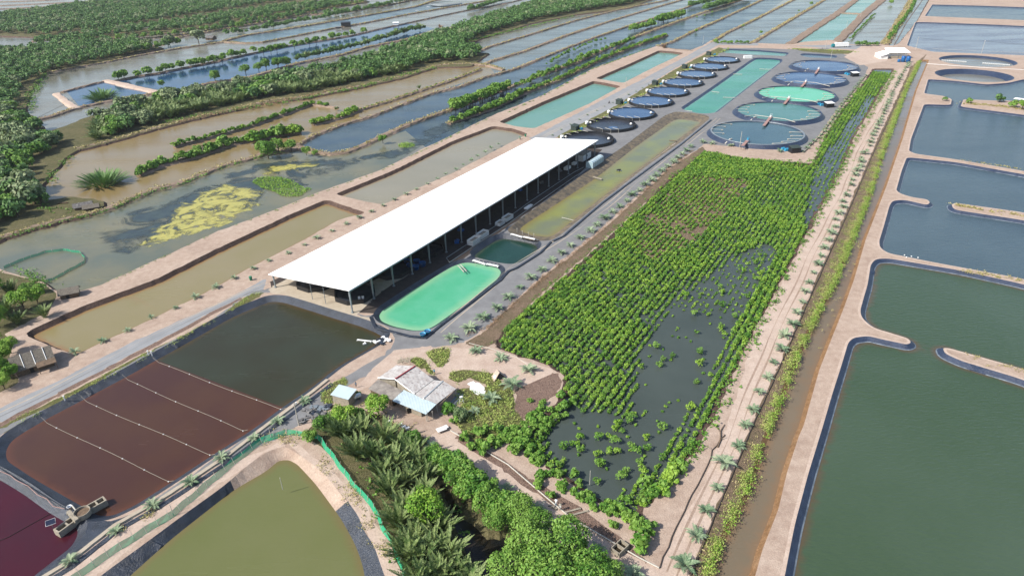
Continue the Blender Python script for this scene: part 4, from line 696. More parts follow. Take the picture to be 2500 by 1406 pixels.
for nm, q, sp_, k in WOODS:
    for x, y in sample(q, sp_):
        px_, py_ = topix(x, y)
        if not (-60 < px_ < 1800 and py_ > -25): continue
        n_ = math.sin(x*0.045+1)*math.cos(y*0.05)+0.5*math.sin(x*0.11+y*0.09)
        isp = (k == 'n' and ((n_ > 0.05 and px_ < 1150) or (py_ > 0 and random.random() < 0.25))) or (k != 'n' and n_ > 0.75)
        g_ = 'in the long belt of woodland between the lakes' if k == 'n' else ('in the wood along the left edge' if k == 'l' else 'in the far wood at the top left')
        cand['palm' if isp else 'tree'].append((math.hypot(x, y), x, y, g_, k, n_))
def merged(name, items, leaf, nq, size, label, cat, grow=1.0):
    out = []
    for d, x, y, g_, k, n_ in items:
        s = grow*(1.0+0.7*random.random()); c, dd = crown_pts(3.2*s, 4.0*s, 3.4*s, 7, nq, rng); q = leafcloud(c, dd+np.array([0, 0, 0.4]), size, rng); q += np.array([x, y, 0.0]); out.append(q)
    if out: tag(link(name, quads_mesh(name, np.concatenate(out)), leaf), label, cat, kind='stuff')
for c_ in cand: cand[c_].sort()
print('woods', len(cand['tree']), len(cand['palm']))
for i, (d, x, y, g_, k, n_) in enumerate(cand['tree'][:290]):
    pr = T_GREY if (n_ > 0.55 or random.random() < (0.35 if k == 'n' else 0.12)) else (T_MANG if d < 300 else (T_MID if random.random() < 0.6 else T_DARK))
    place(random.choice(pr), x, y, -0.1, 1.2+0.75*random.random(), label='broad-crowned tree '+g_, cat='tree', group='trees '+g_)
for i, (d, x, y, g_, k, n_) in enumerate(cand['palm'][:290]):
    place(random.choice(N_FAR), x, y, -0.1, 0.95+0.35*random.random(), label='nipa palm '+g_, cat='palm', group='nipa palms '+g_)
rest = cand['tree'][290:]+cand['palm'][290:]; random.shuffle(rest); h_ = len(rest)//3
merged('distant_woodland', rest[:h_//2], 'leaf_grey', 170, 0.75, 'paler crowns of the far woods that merge into one mass', 'woodland'); merged('distant_woodland', rest[h_//2:], 'leaf_dark', 170, 0.75, 'dark green crowns of the far woods that merge into one mass', 'woodland')
# the mangrove plantation ----------------------------------------------------------------
OPEN = np.array(PL([(1640, 742), (1707, 698), (1790, 630), (1860, 598), (1895, 605), (1882, 650), (1837, 732), (1795, 797), (1743, 896), (1704, 992), (1645, 1050), (1612, 1090), (1618, 1125), (1560, 1165), (1505, 1212), (1450, 1198), (1380, 1145), (1345, 1110), (1350, 1060), (1395, 1000), (1450, 1005), (1525, 1022), (1558, 960), (1556, 914), (1564, 849), (1600, 823)], -0.6))
CLEAR = np.array(PL([(1545, 600), (1580, 530), (1630, 470), (1690, 432), (1790, 420), (1835, 445), (1790, 500), (1720, 565), (1650, 620), (1590, 640)], -0.6)); STRIPW = np.array(PL([(2120, 235), (2150, 240), (2060, 400), (2000, 520), (1960, 560), (1985, 420), (2050, 330)], -0.6))
BIGZ = np.array(PL([(1700, 372), (1880, 392), (1860, 440), (1760, 440), (1640, 430)], -0.6)); MW_ = offset(MW, 0.8)
pts = []
th = AZ; lo, hi = MW_.min(0), MW_.max(0); ctr = (lo+hi)/2
for a in np.arange(-240, 240, 0.95):
    for b in np.arange(-130, 130, 1.8):
        pts.append((ctr[0]+E1[0]*a+E2[0]*b, ctr[1]+E1[1]*a+E2[1]*b))
pts = np.array(pts); pts = pts[inside(MW_, pts)]; pts += rng.normal(0, 0.11, pts.shape)
io, ic, isw, ib = inside(OPEN, pts), inside(CLEAR, pts), inside(STRIPW, pts), inside(BIGZ, pts)
den = np.sin(pts[:, 0]*0.09+1)*np.cos(pts[:, 1]*0.07)+0.6*np.sin(pts[:, 0]*0.21+pts[:, 1]*0.13)
u = rng.random(len(pts)); pxy = np.array([topix(*q) for q in pts]); tiny = io & (u > 0.032+0.075*(pxy[:, 1] > 1040)); dense_o = np.where(pxy[:, 1] < 760, 0.45, np.where(pxy[:, 1] > 1040, 0.16, 0.075))
keep = np.where(io, u < dense_o, np.where(isw, u < 0.3, np.where(ic, u < np.clip(0.75+0.4*den, 0.35, 0.97), u < np.clip(0.93+0.12*den, 0.72, 1))))
pts, io, ic, isw, ib, den, tiny = (q[keep] for q in (pts, io, ic, isw, ib, den, tiny))
sz = np.where(io, 0.55+0.35*rng.random(len(pts)), np.where(ic, 0.45+0.3*rng.random(len(pts)), np.where(isw, 0.42, 0.68+0.26*rng.random(len(pts))+0.08*den)))
sz = np.where(io, np.where(tiny, 0.3+0.12*rng.random(len(pts)), 0.8+0.45*rng.random(len(pts))), sz); OR_ = resample(OPEN, 1.5, True); dop = np.array([np.min(np.hypot(OR_[:, 0]-q[0], OR_[:, 1]-q[1])) for q in pts]); lft = pxy[keep][:, 0] < 1790; sz = np.where(~io & lft, sz*np.clip(0.5+0.09*dop, 0.5, 1), sz); sz = np.where(ib, 1.05, sz); order = np.argsort(np.hypot(pts[:, 0], pts[:, 1])/sz)
PB = [tree_proto('mangrove_shrub', 1.12, 1.3, 0.8, 9, 260, 0.15, lf, sd, trunk=False) for lf, sd in (('leaf_bright', 21), ('leaf_mangrove', 22), ('leaf_bright', 23), ('leaf_mangrove', 24))]
for i in order[:295]:
    wh = 'standing alone in the open dark water' if io[i] else 'in the dense rows of the mangrove plantation'
    place(PB[int(rng.integers(0, 4))], *pts[i], -0.72, float(sz[i]), label='small green mangrove shrub '+wh, cat='shrub', group='mangrove shrubs '+wh)
for pr_ in PB: ALLP.append(pr_)
res = order[295:]; print('plantation', len(pts))
for lf, sel in (('leaf_bright', res[::2]), ('leaf_mangrove', res[1::2])):
    base = [crown_pts(1.12, 1.3, 0.8, 9, 96, np.random.default_rng(40+k)) for k in range(6)]; out = []
    for i in sel:
        c, d = base[int(rng.integers(0, 6))]; a = rng.random()*6.28; co, si = math.cos(a), math.sin(a); M_ = np.array([[co, si, 0], [-si, co, 0], [0, 0, 1]])
        q = leafcloud(c@M_*sz[i], d@M_+np.array([0, 0, 0.3]), (0.12+0.09*sz[i]), rng); q += np.array([pts[i][0], pts[i][1], -0.72]); out.append(q)
    tag(link('mangrove_plantation', quads_mesh('mangrove_plantation', np.concatenate(out)), lf), 'smaller %s shrubs filling the rows of the mangrove plantation' % ('bright green' if lf == 'leaf_bright' else 'deep green'), 'mangroves', kind='stuff')
# soil showing between the rows in the cleared patch
lp = resample(CLEAR, 3, True, 0.8); V_, F_, C_ = cdt([lp]); tag(sheet('ground', V_, -0.55, [f for f, k in zip(F_, inside(lp, C_)) if k], 'scrub'), kind='structure')
BG = np.array(PL([(1715, 372), (1880, 396), (1985, 402), (1960, 430), (1850, 430), (1650, 450), (1600, 500), (1560, 560), (1500, 640), (1460, 640), (1600, 480)], -0.6)); V_, F_, C_ = cdt([BG]); tag(sheet('ground', V_, -0.56, [f for f, k in zip(F_, inside(BG, C_)) if k], 'scrub'), kind='structure')
# big shrubs mixed in at the rim
strip(B_MID, [(1330, 1015), (1290, 1070), (1280, 1100), (1340, 1150), (1420, 1210), (1470, 1245), (1540, 1265)], 0.6, 0.85, 'bush in the thick hedge at the lower left rim of the mangrove pond', 'bush', 'hedge at the lower rim of the mangrove pond', jp=1.9)
strip(B_MID, [(1365, 985), (1310, 1030), (1250, 1065), (1180, 1075)], 0.55, 0.85, 'bush in the green fringe between mangrove pond and house plot', 'bush', 'fringe between mangrove pond and house plot', jp=2.2)
strip(B_MID, [(1530, 1270), (1560, 1310), (1560, 1340)], 1.5, 1.35, 'bush in the thicket at the bottom corner of the mangrove pond', 'bush', 'thicket at the bottom corner', jp=2.2)
strip(B_MID+B_BR, [(1560, 1250), (1590, 1220), (1620, 1180), (1640, 1140)], 1.3, 1.2, 'bush in the thicket at the bottom corner of the mangrove pond', 'bush', 'thicket at the bottom corner', jp=2.2)
# leafy ground cover -------------------------------------------------------------------
def cover(name, areas, leaf, label, cat, z=0.0):
    """areas: (px polygon or polyline, 'p'/'l', width, clumps per m2, height, leaf size)"""
    out = []
    for px, kd, wd, dens, h, ls, *of_ in areas:
        if kd == 'p':
            X = np.array(PL(px)); lo, hi = X.min(0), X.max(0); n = int((hi-lo).prod()*dens); c = lo+rng.random((n, 2))*(hi-lo); c = c[inside(X, c)]
        else:
            L_ = np.array(along(px, 0.5, 0, of_[0] if of_ else 0.0)); n = int(len(L_)*0.5*wd*dens); c = L_[rng.integers(0, len(L_), n)]+rng.normal(0, wd*0.3, (n, 2))
        if not len(c): continue
        f = np.sin(c[:, 0]*0.21)*np.cos(c[:, 1]*0.17)+0.7*np.sin(c[:, 0]*0.53+c[:, 1]*0.4); c = c[f+rng.normal(0, 0.6, len(c)) > -0.5]; n = len(c); m = 7 if ls > 0.24 else 13; ls = ls if ls > 0.24 else ls*0.66
        cc = np.repeat(c, m, 0)+rng.normal(0, 0.3+ls*0.3, (n*m, 2)); hh = np.repeat(h*(0.4+0.9*rng.random(n)), m)*rng.random(n*m)
        cen = np.c_[cc, z+hh]; nr = np.c_[rng.normal(0, 0.5, (n*m, 2)), np.ones(n*m)*1.0]; out.append(leafcloud(cen, nr, ls, rng))
    return tag(link(name, quads_mesh(name, np.concatenate(out)), leaf), label, cat, kind='stuff')
CAN = [(1683, 1404), (1738, 1267), (1842, 1020), (1897, 901), (1988, 694), (2066, 519), (2126, 379), (2214, 185)]
CANW = [(1735, 1406), (1770, 1308), (1810, 1240), (1838, 1170), (1868, 1080), (1888, 1036), (1946, 883), (1980, 810), (2011, 745), (2042, 690), (2123, 486), (2168, 345), (2214, 221), (2248, 150)]
cover('grass', [(CANW, 'l', 2.2, 5.0, 0.9, 0.17, 0.9), (CAN, 'l', 2.4, 1.3, 0.45, 0.14, -2.6)], 'grass', 'tall green weeds on the bank between the pipe and the canal', 'weeds')
cover('grass', [(CANW, 'l', 2.4, 0.8, 0.7, 0.17, 1.8)], 'grass_dry', 'dry yellowish weeds on the bank beside the canal', 'weeds')
cover('bright_weeds', [(CANW, 'l', 1.4, 2.0, 0.9, 0.22, 0.3)], 'leaf_bright', 'bright green weeds at the canal edge', 'weeds')
cover('grass', [([(0, 1040), (156, 965), (260, 911), (364, 857), (440, 822), (541, 766), (600, 722), (650, 706), (560, 765), (442, 832), (330, 890), (200, 955), (34, 1045)], 'p', 0, 1.6, 0.35, 0.15),
                ([(1039, 860), (1060, 851), (1086, 847), (1101, 857), (1094, 883), (1073, 901), (1060, 888)], 'p', 0, 2.2, 0.6, 0.18), ([(998, 877), (1016, 871), (1042, 880), (1052, 901), (1058, 917), (1039, 903), (1011, 890)], 'p', 0, 2.2, 0.6, 0.18),
                ([(1097, 909), (1133, 902), (1198, 909), (1214, 924), (1234, 940), (1198, 958), (1172, 930), (1136, 922), (1117, 940), (1097, 922)], 'p', 0, 2, 0.6, 0.18), ([(782, 956), (821, 930), (842, 922), (850, 940), (824, 948), (816, 987), (782, 984)], 'p', 0, 2, 0.5, 0.18),
                ([(1112, 955), (1198, 958), (1250, 950), (1260, 1010), (1285, 1035), (1240, 1058), (1185, 1095), (1122, 1050), (1107, 1020)], 'p', 0, 2.0, 0.7, 0.19), ([(1780, 118), (1690, 165), (1600, 215), (1500, 270), (1400, 325)], 'l', 3, 0.5, 0.5, 0.3), ([(1930, 120), (2040, 124), (2100, 128)], 'l', 5, 0.4, 0.4, 0.35)], 'grass', 'patches of green grass on the farm ground', 'grass')
cover('grass', [([(640, 1075), (700, 1065), (735, 1075)], 'l', 4, 1.5, 0.8, 0.18), ([(785, 1115), (800, 1150)], 'l', 3, 1.5, 0.7, 0.18), ([(850, 1185), (868, 1215), (875, 1228)], 'l', 3, 2.2, 0.7, 0.18), ([(892, 1270), (905, 1285)], 'l', 3, 2, 0.7, 0.18), ([(925, 1330), (945, 1350)], 'l', 3, 2, 0.6, 0.18), ([(300, 1290), (380, 1250), (350, 1262)], 'l', 2, 1, 0.5, 0.18),
                ([(2325, 500), (2500, 528), (2800, 570)], 'l', 2.4, 2.0, 0.7, 0.25), ([(2345, 660), (2420, 672), (2500, 686), (2700, 715)], 'l', 2.2, 1.6, 0.7, 0.22), ([(2340, 864), (2400, 880), (2480, 903), (2600, 935)], 'l', 2.5, 0.6, 0.5, 0.2), ([(2350, 392), (2420, 402), (2520, 418)], 'l', 2, 0.8, 0.5, 0.25), ([(2350, 252), (2430, 258), (2520, 270)], 'l', 5, 1.2, 0.5, 0.3),
                ([(860, 1000), (920, 1030), (980, 1070), (1040, 1110)], 'l', 8, 0.7, 0.7, 0.2), ([(2100, 590), (2050, 720), (1990, 860)], 'l', 1, 0.3, 0.3, 0.2)], 'grass_dry', 'dry yellow-green grass tufts on banks and spits', 'grass')
VD = []
for d_, wd, dn, h, ls in ((DA, 3.0, 0.7, 0.7, 0.3), (DB, 2.4, 0.35, 0.5, 0.35), (DC2, 2.5, 0.9, 0.8, 0.35), (DD, 3.2, 0.7, 0.7, 0.35), (DE, 3.0, 0.3, 0.4, 0.35), (DF, 2.6, 0.4, 0.5, 0.4), (DH, 3.2, 0.45, 0.6, 0.4), (DJ, 3.0, 0.4, 0.6, 0.45), (DKK, 4.0, 0.6, 0.6, 0.45), (DL, 3, 0.5, 0.8, 0.5), (DO, 3.5, 0.5, 0.8, 0.5), (DN, 3, 0.4, 0.8, 0.5), (DP, 2.6, 0.4, 0.5, 0.45), (DQ, 3, 0.35, 0.5, 0.45), (DR, 3.2, 0.4, 0.5, 0.45), (DU, 6, 0.5, 0.7, 0.45), (DV, 3.0, 0.9, 0.8, 0.4)): VD.append((d_, 'l', wd, dn, h, ls))
cover('grass', VD, 'grass_dry', 'dry grass and low weeds along the crests of the dikes', 'grass')
cover('low_scrub', [([(a, b) for a, b in q], 'l', wd, dn, h, ls) for q, wd, dn, h, ls in (([(a+3, b+6) for a, b in DA[:14]], 2.4, 0.7, 0.7, 0.28), ([(650, 524), (766, 477), (925, 420), (1052, 358), (1198, 287)], 1.4, 0.8, 0.4, 0.2), ([(247, 697), (390, 632), (535, 565), (650, 524)], 1.0, 0.6, 0.35, 0.18), ([(1240, 275), (1325, 235), (1450, 168), (1590, 116)], 1.4, 0.6, 0.5, 0.3), ([(187, 372), (130, 420), (105, 470)], 5, 0.3, 0.5, 0.3), ([(110, 180), (75, 230), (70, 270)], 7, 0.3, 0.5, 0.4), ([(60, 480), (110, 500), (160, 520)], 6, 0.5, 0.7, 0.3), ([(30, 655), (80, 680), (115, 700)], 5, 1.0, 0.7, 0.25), ([(400, 300), (560, 270), (700, 250), (870, 215), (1060, 165)], 7, 0.35, 1.0, 0.35), ([(1110, 110), (1250, 75), (1400, 40)], 4, 0.6, 0.7, 0.4))] +
      [([(1210, 838), (1260, 780), (1320, 718), (1400, 652), (1480, 582), (1560, 505), (1640, 430), (1715, 370)], 'l', 2.6, 0.5, 0.6, 0.22), ([(1880, 392), (1985, 400), (2010, 345), (2060, 262), (2110, 200)], 'l', 4, 0.5, 0.7, 0.3), ([(2185, 175), (2095, 332), (2055, 415), (2020, 485), (1955, 612), (1895, 722), (1835, 832), (1772, 962), (1725, 1060), (1655, 1155)], 'l', 3.0, 0.7, 0.7, 0.26), ([(1150, 1060), (1250, 1050), (1280, 1090), (1200, 1100)], 'p', 0, 0.5, 0.9, 0.25), ([(780, 1010), (1000, 1060), (1180, 1210), (1150, 1400), (960, 1400), (850, 1150)], 'p', 0, 0.12, 0.8, 0.3)], 'leaf_mangrove', 'low green scrub fringing banks, spits and pond edges', 'scrub')
# bright floating weed islands
def weed_island(px, label, h=0.5):
    X = np.array(resample(fillet(PL(px, W), 3), 2, True)); lo, hi = X.min(0), X.max(0); n = int((hi-lo).prod()*9); c = lo+rng.random((n, 2))*(hi-lo); c = c[inside(X, c)]
    cen = np.c_[c, W+0.05+rng.random(len(c))*h]; tag(link('weed_island', quads_mesh('weed_island', leafcloud(cen, np.tile([0, 0, 1.0], (len(c), 1)), 0.22, rng)), 'leaf_bright'), label, 'weeds', kind='stuff')
weed_island([(612, 444), (640, 432), (680, 432), (712, 440), (745, 460), (765, 460), (745, 472), (735, 480), (690, 482), (672, 470), (640, 460)], 'bright green floating weed island beside the yellow algae')
weed_island([(970, 355), (985, 348), (1010, 350), (1015, 357), (1000, 362), (978, 362)], 'small oval bright green weed island in the weedy channel')
weed_island([(1500, 1270), (1510, 1215), (1560, 1190), (1620, 1150), (1640, 1130), (1650, 1150), (1600, 1200), (1550, 1260)], 'blue-green grass carpet in the corner of the mangrove pond')
weed_island([(1880, 420), (1960, 400), (2020, 410), (2000, 440), (1900, 445)], 'bright green carpet at the upper end of the mangrove pond')
cover('dry_brush', [([(1135, 822), (1190, 800), (1260, 735), (1330, 676), (1400, 618), (1480, 552), (1560, 478), (1640, 405), (1690, 368)], 'l', 1.8, 2.0, 0.5, 0.16)], 'leaf_dead', 'dry brown brush along the edge of the gravel yard', 'brush')
cover('dry_brush', [([(430, 300), (520, 280), (650, 255), (760, 232), (860, 212)], 'l', 5.0, 0.5, 0.9, 0.3)], 'leaf_dead', 'dry reddish-brown brush below the long belt of woodland', 'brush')
for p_ in ALLP:
    if not p_.get('used'):
        for ch in list(p_.children): bpy.data.objects.remove(ch)
        bpy.data.objects.remove(p_)
    elif 'used' in p_.keys(): del p_['used']
for o_ in bpy.data.objects:
    if 'used' in o_.keys(): del o_['used']
# ================================================================ STRUCTURES AND THINGS
def at(o, loc, rz=0.0): o.location = loc; o.rotation_euler = (0, 0, rz); return o
def G3(x, y, z=0.0): a, b = P(x, y, z); return (a, b, z)
# --- the long shed (local frame: x = right of the shed, y = along it, origin at the near right column) ---
shed = empty('open_shed', (*ORG, 0), FROT, 'very long open shed with a bright white single-slope roof and steel columns', 'shed')
SW, SLN, ZR, ZL = 33.2, 171.0, 8.1, 5.0
def rz_(x): return ZL+(ZR-ZL)*(x+SW)/SW
m = MB(); m.slab([(-SW-1.0, -1.0, rz_(-SW-1.0)), (1.0, -1.0, rz_(1.0)), (1.0, SLN+1.5, rz_(1.0)), (-SW-1.0, SLN+1.5, rz_(-SW-1.0))], 0.22); m.build('roof', 'white_roof', shed)
m = MB(); m.box((1.1, SLN/2, rz_(1.0)-0.3), (0.2, SLN+2.5, 0.25)); m.box((0, SLN/2, rz_(0)-0.75), (0.16, SLN, 0.3)); m.box((-SW, SLN/2, rz_(-SW)-0.6), (0.16, SLN, 0.25))
for k in range(19):
    y = k*9.5; m.tube([(0, y, rz_(0)-0.45), (-SW, y, rz_(-SW)-0.45)], 0.16, 4)
m.build('roof_beam', 'steel', shed)
for k in range(19):
    y = k*9.5
    for x in (0, -SW):
        h = rz_(x)-0.3; m = MB(); t = 0.38 if x == 0 else 0.24; n = len(m.v)
        m.add([(x-0.16, y-0.14, 0), (x+0.16, y-0.14, 0), (x+0.16, y+0.14, 0), (x-0.16, y+0.14, 0), (x-t-0.1, y-0.16, h), (x+0.2, y-0.16, h), (x+0.2, y+0.16, h), (x-t-0.1, y+0.16, h)], [(3, 2, 1, 0), (4, 5, 6, 7), (0, 1, 5, 4), (1, 2, 6, 5), (2, 3, 7, 6), (3, 0, 4, 7)])
        m.box((x, y, 0.12), (0.7, 0.7, 0.24)); m.build('column', 'steel', shed)
for k in (11, 16.6): 
    m = MB(); m.tube([(-k, 0, 0), (-k, 0, rz_(-k)-0.3)], 0.1, 6); m.build('column', 'steel', shed)
for a in (0, 19, 38, 66.5, 104.5, 133): MB().tube([(0, a, 7.0), (0, a+9.5, 7.0)], 0.1, 5).build('brace', 'steel', shed)
def octo(name, c, r, h, mat, lab, water_m=None, cat='tank', grp=None):
    e = empty(name, c, FROT+R(22.5), lab, cat, grp); m = MB(); m.lathe([(r, 0), (r+0.05, h), (r-0.12, h), (r-0.12, 0.1)], 8); m.build('wall', mat, e)
    m = MB(); m.disc(r-0.13, h*0.45, 8); m.build('water', water_m or 'water_tank_dark', e)
    m = MB(); m.lathe([(r+0.07, h-0.06), (r+0.07, h+0.02), (r-0.14, h+0.02)], 8); m.build('rim', 'dark', e); return e
for (a, b), lb in zip(((8.5, -23.5), (8.5, -6.8), (27, -7.2), (27, -23.5), (45, -7)), ('left black tarpaulin tank at the near end of the long shed', 'right black tarpaulin tank behind the near corner column of the shed', 'second black tarpaulin tank along the right side of the shed', 'second black tarpaulin tank on the left side under the shed', 'third black tarpaulin tank along the right side of the shed')):
    octo('tarpaulin_tank', (*F(a, b), 0), 6.6, 1.5, 'wall_black', lb, grp='black tarpaulin tanks under the shed')
sb = empty('sign_board', (*F(2.2, 0.6), 0), FROT)
for i, (x, y) in enumerate(((878, 735), (887, 734))):
    e = empty('sign_board', G3(x, y), R(10), '%s of the two small white boards standing by the near shed column' % ('left' if i == 0 else 'right'), 'board', 'white boards by the shed'); MB().box((0, 0, 1.15), (0.75, 0.05, 1.0)).build('panel', 'white', e); MB().box((0, 0, 0.3), (0.08, 0.05, 0.65)).build('leg', 'steel', e)
bpy.data.objects.remove(sb)
TUBP = None
def tub(x, y, lab, grp, r=0.75, h=0.9, mat='blue_plastic', z=0.0):
    e = empty('tub', G3(x, y, z), 0, lab, 'tub', grp); m = MB(); m.lathe([(0.01, 0), (r*0.82, 0), (r, h), (r+0.07, h), (r+0.07, h-0.06), (r-0.02, h-0.06), (r*0.78, 0.08), (0.01, 0.08)], 20); m.build('body', mat, e, True)
    MB().disc(r*0.95, h*0.7, 20).build('water', 'water_tank_blue', e); return e
for i, q in enumerate(((1018, 643), (1032, 649), (1016, 657), (1001, 653), (994, 643))): tub(*q, 'blue plastic tub on the shed floor, %s' % ('middle back', 'rightmost', 'nearest', 'left front', 'leftmost, half hidden by a column')[i], 'blue tubs under the shed', 1.15, 1.3)
tub(1044, 815, 'right of the two light blue round tubs at the near end of the emerald pond', 'light blue tubs by the emerald pond', 0.9, 1.1, 'cyan_plastic'); tub(1033, 822, 'light blue round tub left of the other at the emerald pond', 'light blue tubs by the emerald pond', 0.8, 1.1, 'cyan_plastic')
# white crates along the shed
def crate(x, y, L_, w_, h, lab, slats=9):
    e = empty('white_crate', G3(x, y), FROT, lab, 'crate', 'white crates beside the shed'); m = MB()
    for sx in (-1, 1): m.box((sx*w_/2, 0, h/2), (0.08, L_, h*0.96))
    for sy in (-1, 1): m.box((0, sy*L_/2, h/2), (w_-0.08, 0.08, h*0.96))
    m.build('side_panel', 'white', e); m = MB()
    for k in range(slats+1):
        for sx in (-1, 1): m.box((sx*(w_/2+0.07), -L_/2+k*L_/slats, h/2), (0.06, 0.07, h))
    for z in (0.05, h*0.35, h*0.68, h):
        for sx in (-1, 1): m.box((sx*(w_/2+0.07), 0, z), (0.06, L_, 0.06))
        for sy in (-1, 1): m.box((0, sy*(L_/2+0.07), z), (w_, 0.06, 0.06))
    m.build('frame', 'steel', e); m = MB(); m.box((0, 0, h*0.6), (w_-0.1, L_-0.1, 0.05)); m.build('contents', 'concrete', e)
crate(1157, 593, 5.0, 2.4, 1.9, 'nearest large white crate beside the dark teal pond'); crate(1178, 578, 5.0, 2.4, 1.9, 'second large white crate beside the dark teal pond')
crate(1221, 548, 3.6, 2.2, 1.3, 'low white crate just before the yellow-green pond'); crate(1239, 536, 5.0, 2.2, 1.6, 'farther white crate just before the yellow-green pond')
e = tag(MB().box((0, 0, 0.25), (1.4, 4.2, 0.5)).box((0, 2.6, 0.3), (1.2, 1.0, 0.2)).build('white_board', 'white'), 'white flat box lying on the black liner between shed and pond', 'box'); at(e, G3(1289, 507), FROT)
# greenhouse and white cabin at the far shed end
e = empty('greenhouse', G3(1452, 402), FROT, 'pale translucent greenhouse tunnel beside the far end of the shed', 'greenhouse'); m = MB(); n = 8
prof = [(-1.7, 0)]+[(-1.7*math.cos(k*math.pi/n), 2.2+0.9*math.sin(k*math.pi/n)) for k in range(n+1)]+[(1.7, 0)]
L_ = 12.0; m.add([(x, y, z) for y in (-L_/2, L_/2) for x, z in prof], [(i, i+1, i+1+len(prof), i+len(prof)) for i in range(len(prof)-1)]+[tuple(range(len(prof))), tuple(range(2*len(prof)-1, len(prof)-1, -1))]); m.build('cover', 'greenhouse', e)
m = MB()
for k in range(7): m.tube([(x*1.02, -L_/2+k*L_/6, z*1.01+0.01) for x, z in prof], 0.05, 4)
m.build('frame', 'white', e)
e = empty('cabin', G3(1424, 388), FROT, 'white flat-roofed cabin under the far end of the shed roof', 'cabin'); MB().box((0, 0, 1.5), (4.0, 9.0, 3.0)).build('wall', 'white', e); MB().box((0, 0, 3.08), (4.4, 9.4, 0.14)).build('roof', 'tin_grey', e)
MB().box((-0.9, -4.53, 1.0), (0.9, 0.06, 2.0)).build('door', 'dark', e); MB().box((2.03, 0, 1.9), (0.06, 0.8, 0.8)).build('window', 'dark', e)
for i, (x, y, w_, l_, h) in enumerate(((1385, 413, 1.8, 4.0, 1.1), (1402, 402, 1.6, 2.5, 1.0))):
    e = tag(MB().box((0, 0, h/2), (w_, l_, h)).box((0, 0, h+0.05), (w_+0.15, l_+0.15, 0.08)).build('chest', 'white'), ('nearer' if i == 0 else 'farther')+' white chest under the far part of the shed', 'chest'); at(e, G3(x, y), FROT)
for i, (x, y) in enumerate(((1268, 465), (1322, 448), (1115, 592), (1366, 418), (1125, 563))):
    e = tag(MB().box((0, 0, 0.3), (1.6, 2.2, 0.6)).box((0.4, 0.5, 0.75), (0.9, 1.2, 0.35), 0.5).box((-0.5, -0.7, 0.7), (0.5, 0.6, 0.3), 0.2).build('covered_pile', ('blue_plastic', 'debris')[i % 2]), 'heap of gear on the dark shed floor, %s from the near end' % nth((3, 4, 1, 5, 2)[i]), 'heap', 'heaps of gear under the shed'); at(e, G3(x, y), random.random())
# rails of the walkway beside the shed, and planks by the ponds
def hose(name, px, r, mat, lab, cat, z=0.12, zs=None, n=6, step=2.0, jit=0.0):
    p = resample(PL(px), step, False, jit); return tag(MB().tube([(a, b, z) for a, b in p], r, n).build(name, mat), lab, cat)
hose('walkway_rail', [(1098, 645), (1090, 634), (1160, 588), (1232, 541), (1300, 492), (1400, 425), (1425, 412)], 0.09, 'steel', 'thin grey rail of the walkway nearest the shed', 'rail', 0.7)
hose('walkway_rail', [(1098, 645), (1168, 598), (1240, 551), (1308, 502), (1400, 437), (1440, 412)], 0.09, 'steel', 'thin grey rail of the walkway nearest the ponds', 'rail', 0.7)
def plank(name, a, b, w_, h, mat, lab, cat, z=0.15):
    A, B = Vector(G3(*a, z)), Vector(G3(*b, z)); d = B-A; e = tag(MB().box((0, 0, 0), (w_, d.length, h)).box((0, -d.length/2+0.1, -0.1), (w_*1.4, 0.2, 0.3)).box((0, d.length/2-0.1, -0.1), (w_*1.4, 0.2, 0.3)).build(name, mat), lab, cat); return at(e, (A+B)/2, math.atan2(-d.x, d.y))
plank('white_trough', (1155, 635), (1185, 645), 0.7, 0.25, 'white', 'left white trough between the emerald and dark teal ponds', 'trough'); plank('white_trough', (1188, 644), (1217, 650), 0.7, 0.25, 'white', 'right white trough between the emerald and dark teal ponds', 'trough')
plank('white_trough', (1248, 571), (1275, 579), 0.7, 0.25, 'white', 'left white trough at the near end of the yellow-green pond', 'trough'); plank('white_trough', (1278, 578), (1306, 584), 0.7, 0.25, 'white', 'right white trough at the near end of the yellow-green pond', 'trough')
for i, (q1, q2) in enumerate((((1118, 648), (1133, 664)), ((1124, 646), (1139, 662)))): plank('pipe_outlet', q1, q2, 0.25, 0.2, 'pipe', ('left' if i == 0 else 'right')+' pale pipe running into the emerald pond', 'pipe', 0.3)
plank('pipe_outlet', (1448, 432), (1470, 438), 0.8, 0.3, 'concrete', 'pale concrete outlet ramp in the yellow-green pond', 'ramp', -0.9); plank('pipe_outlet', (1372, 531), (1400, 538), 0.15, 0.15, 'pipe', 'thin pale pipe over the yellow-green pond', 'pipe', -0.6); plank('pipe_outlet', (1634, 343), (1652, 345), 0.5, 0.3, 'wood', 'wooden plank at the far bank of the long pond', 'plank', -0.6)
e = empty('paddle_float', G3(1511, 417, -1.4), 0.4, 'small dark floating aerator in the yellow-green pond', 'aerator'); MB().box((-0.6, 0, 0.15), (0.35, 2.4, 0.3)).box((0.6, 0, 0.15), (0.35, 2.4, 0.3)).build('float', 'steel', e); MB().box((0, 0, 0.4), (1.2, 1.0, 0.5)).tube([(-1.0, 0.2, 0.35), (1.0, 0.2, 0.35)], 0.3, 8).build('motor', 'dark', e)
STK = [(1170, 640), (1180, 643), (1196, 646), (1206, 648), (1214, 650), (1160, 644), (1262, 562), (1275, 568), (1290, 572), (1303, 575)]
for i, (x, y) in enumerate(STK): tag(MB().tube([(0, 0, -1.2), (0.05, 0, 0.9)], 0.07, 5).tube([(-0.3, 0, 0.6), (0.3, 0, 0.6)], 0.04, 4).build('stake', 'pipe'), 'thin pale stake in the row at the pond edge near the troughs', 'stake', 'pale stakes by the troughs').location = G3(x, y)
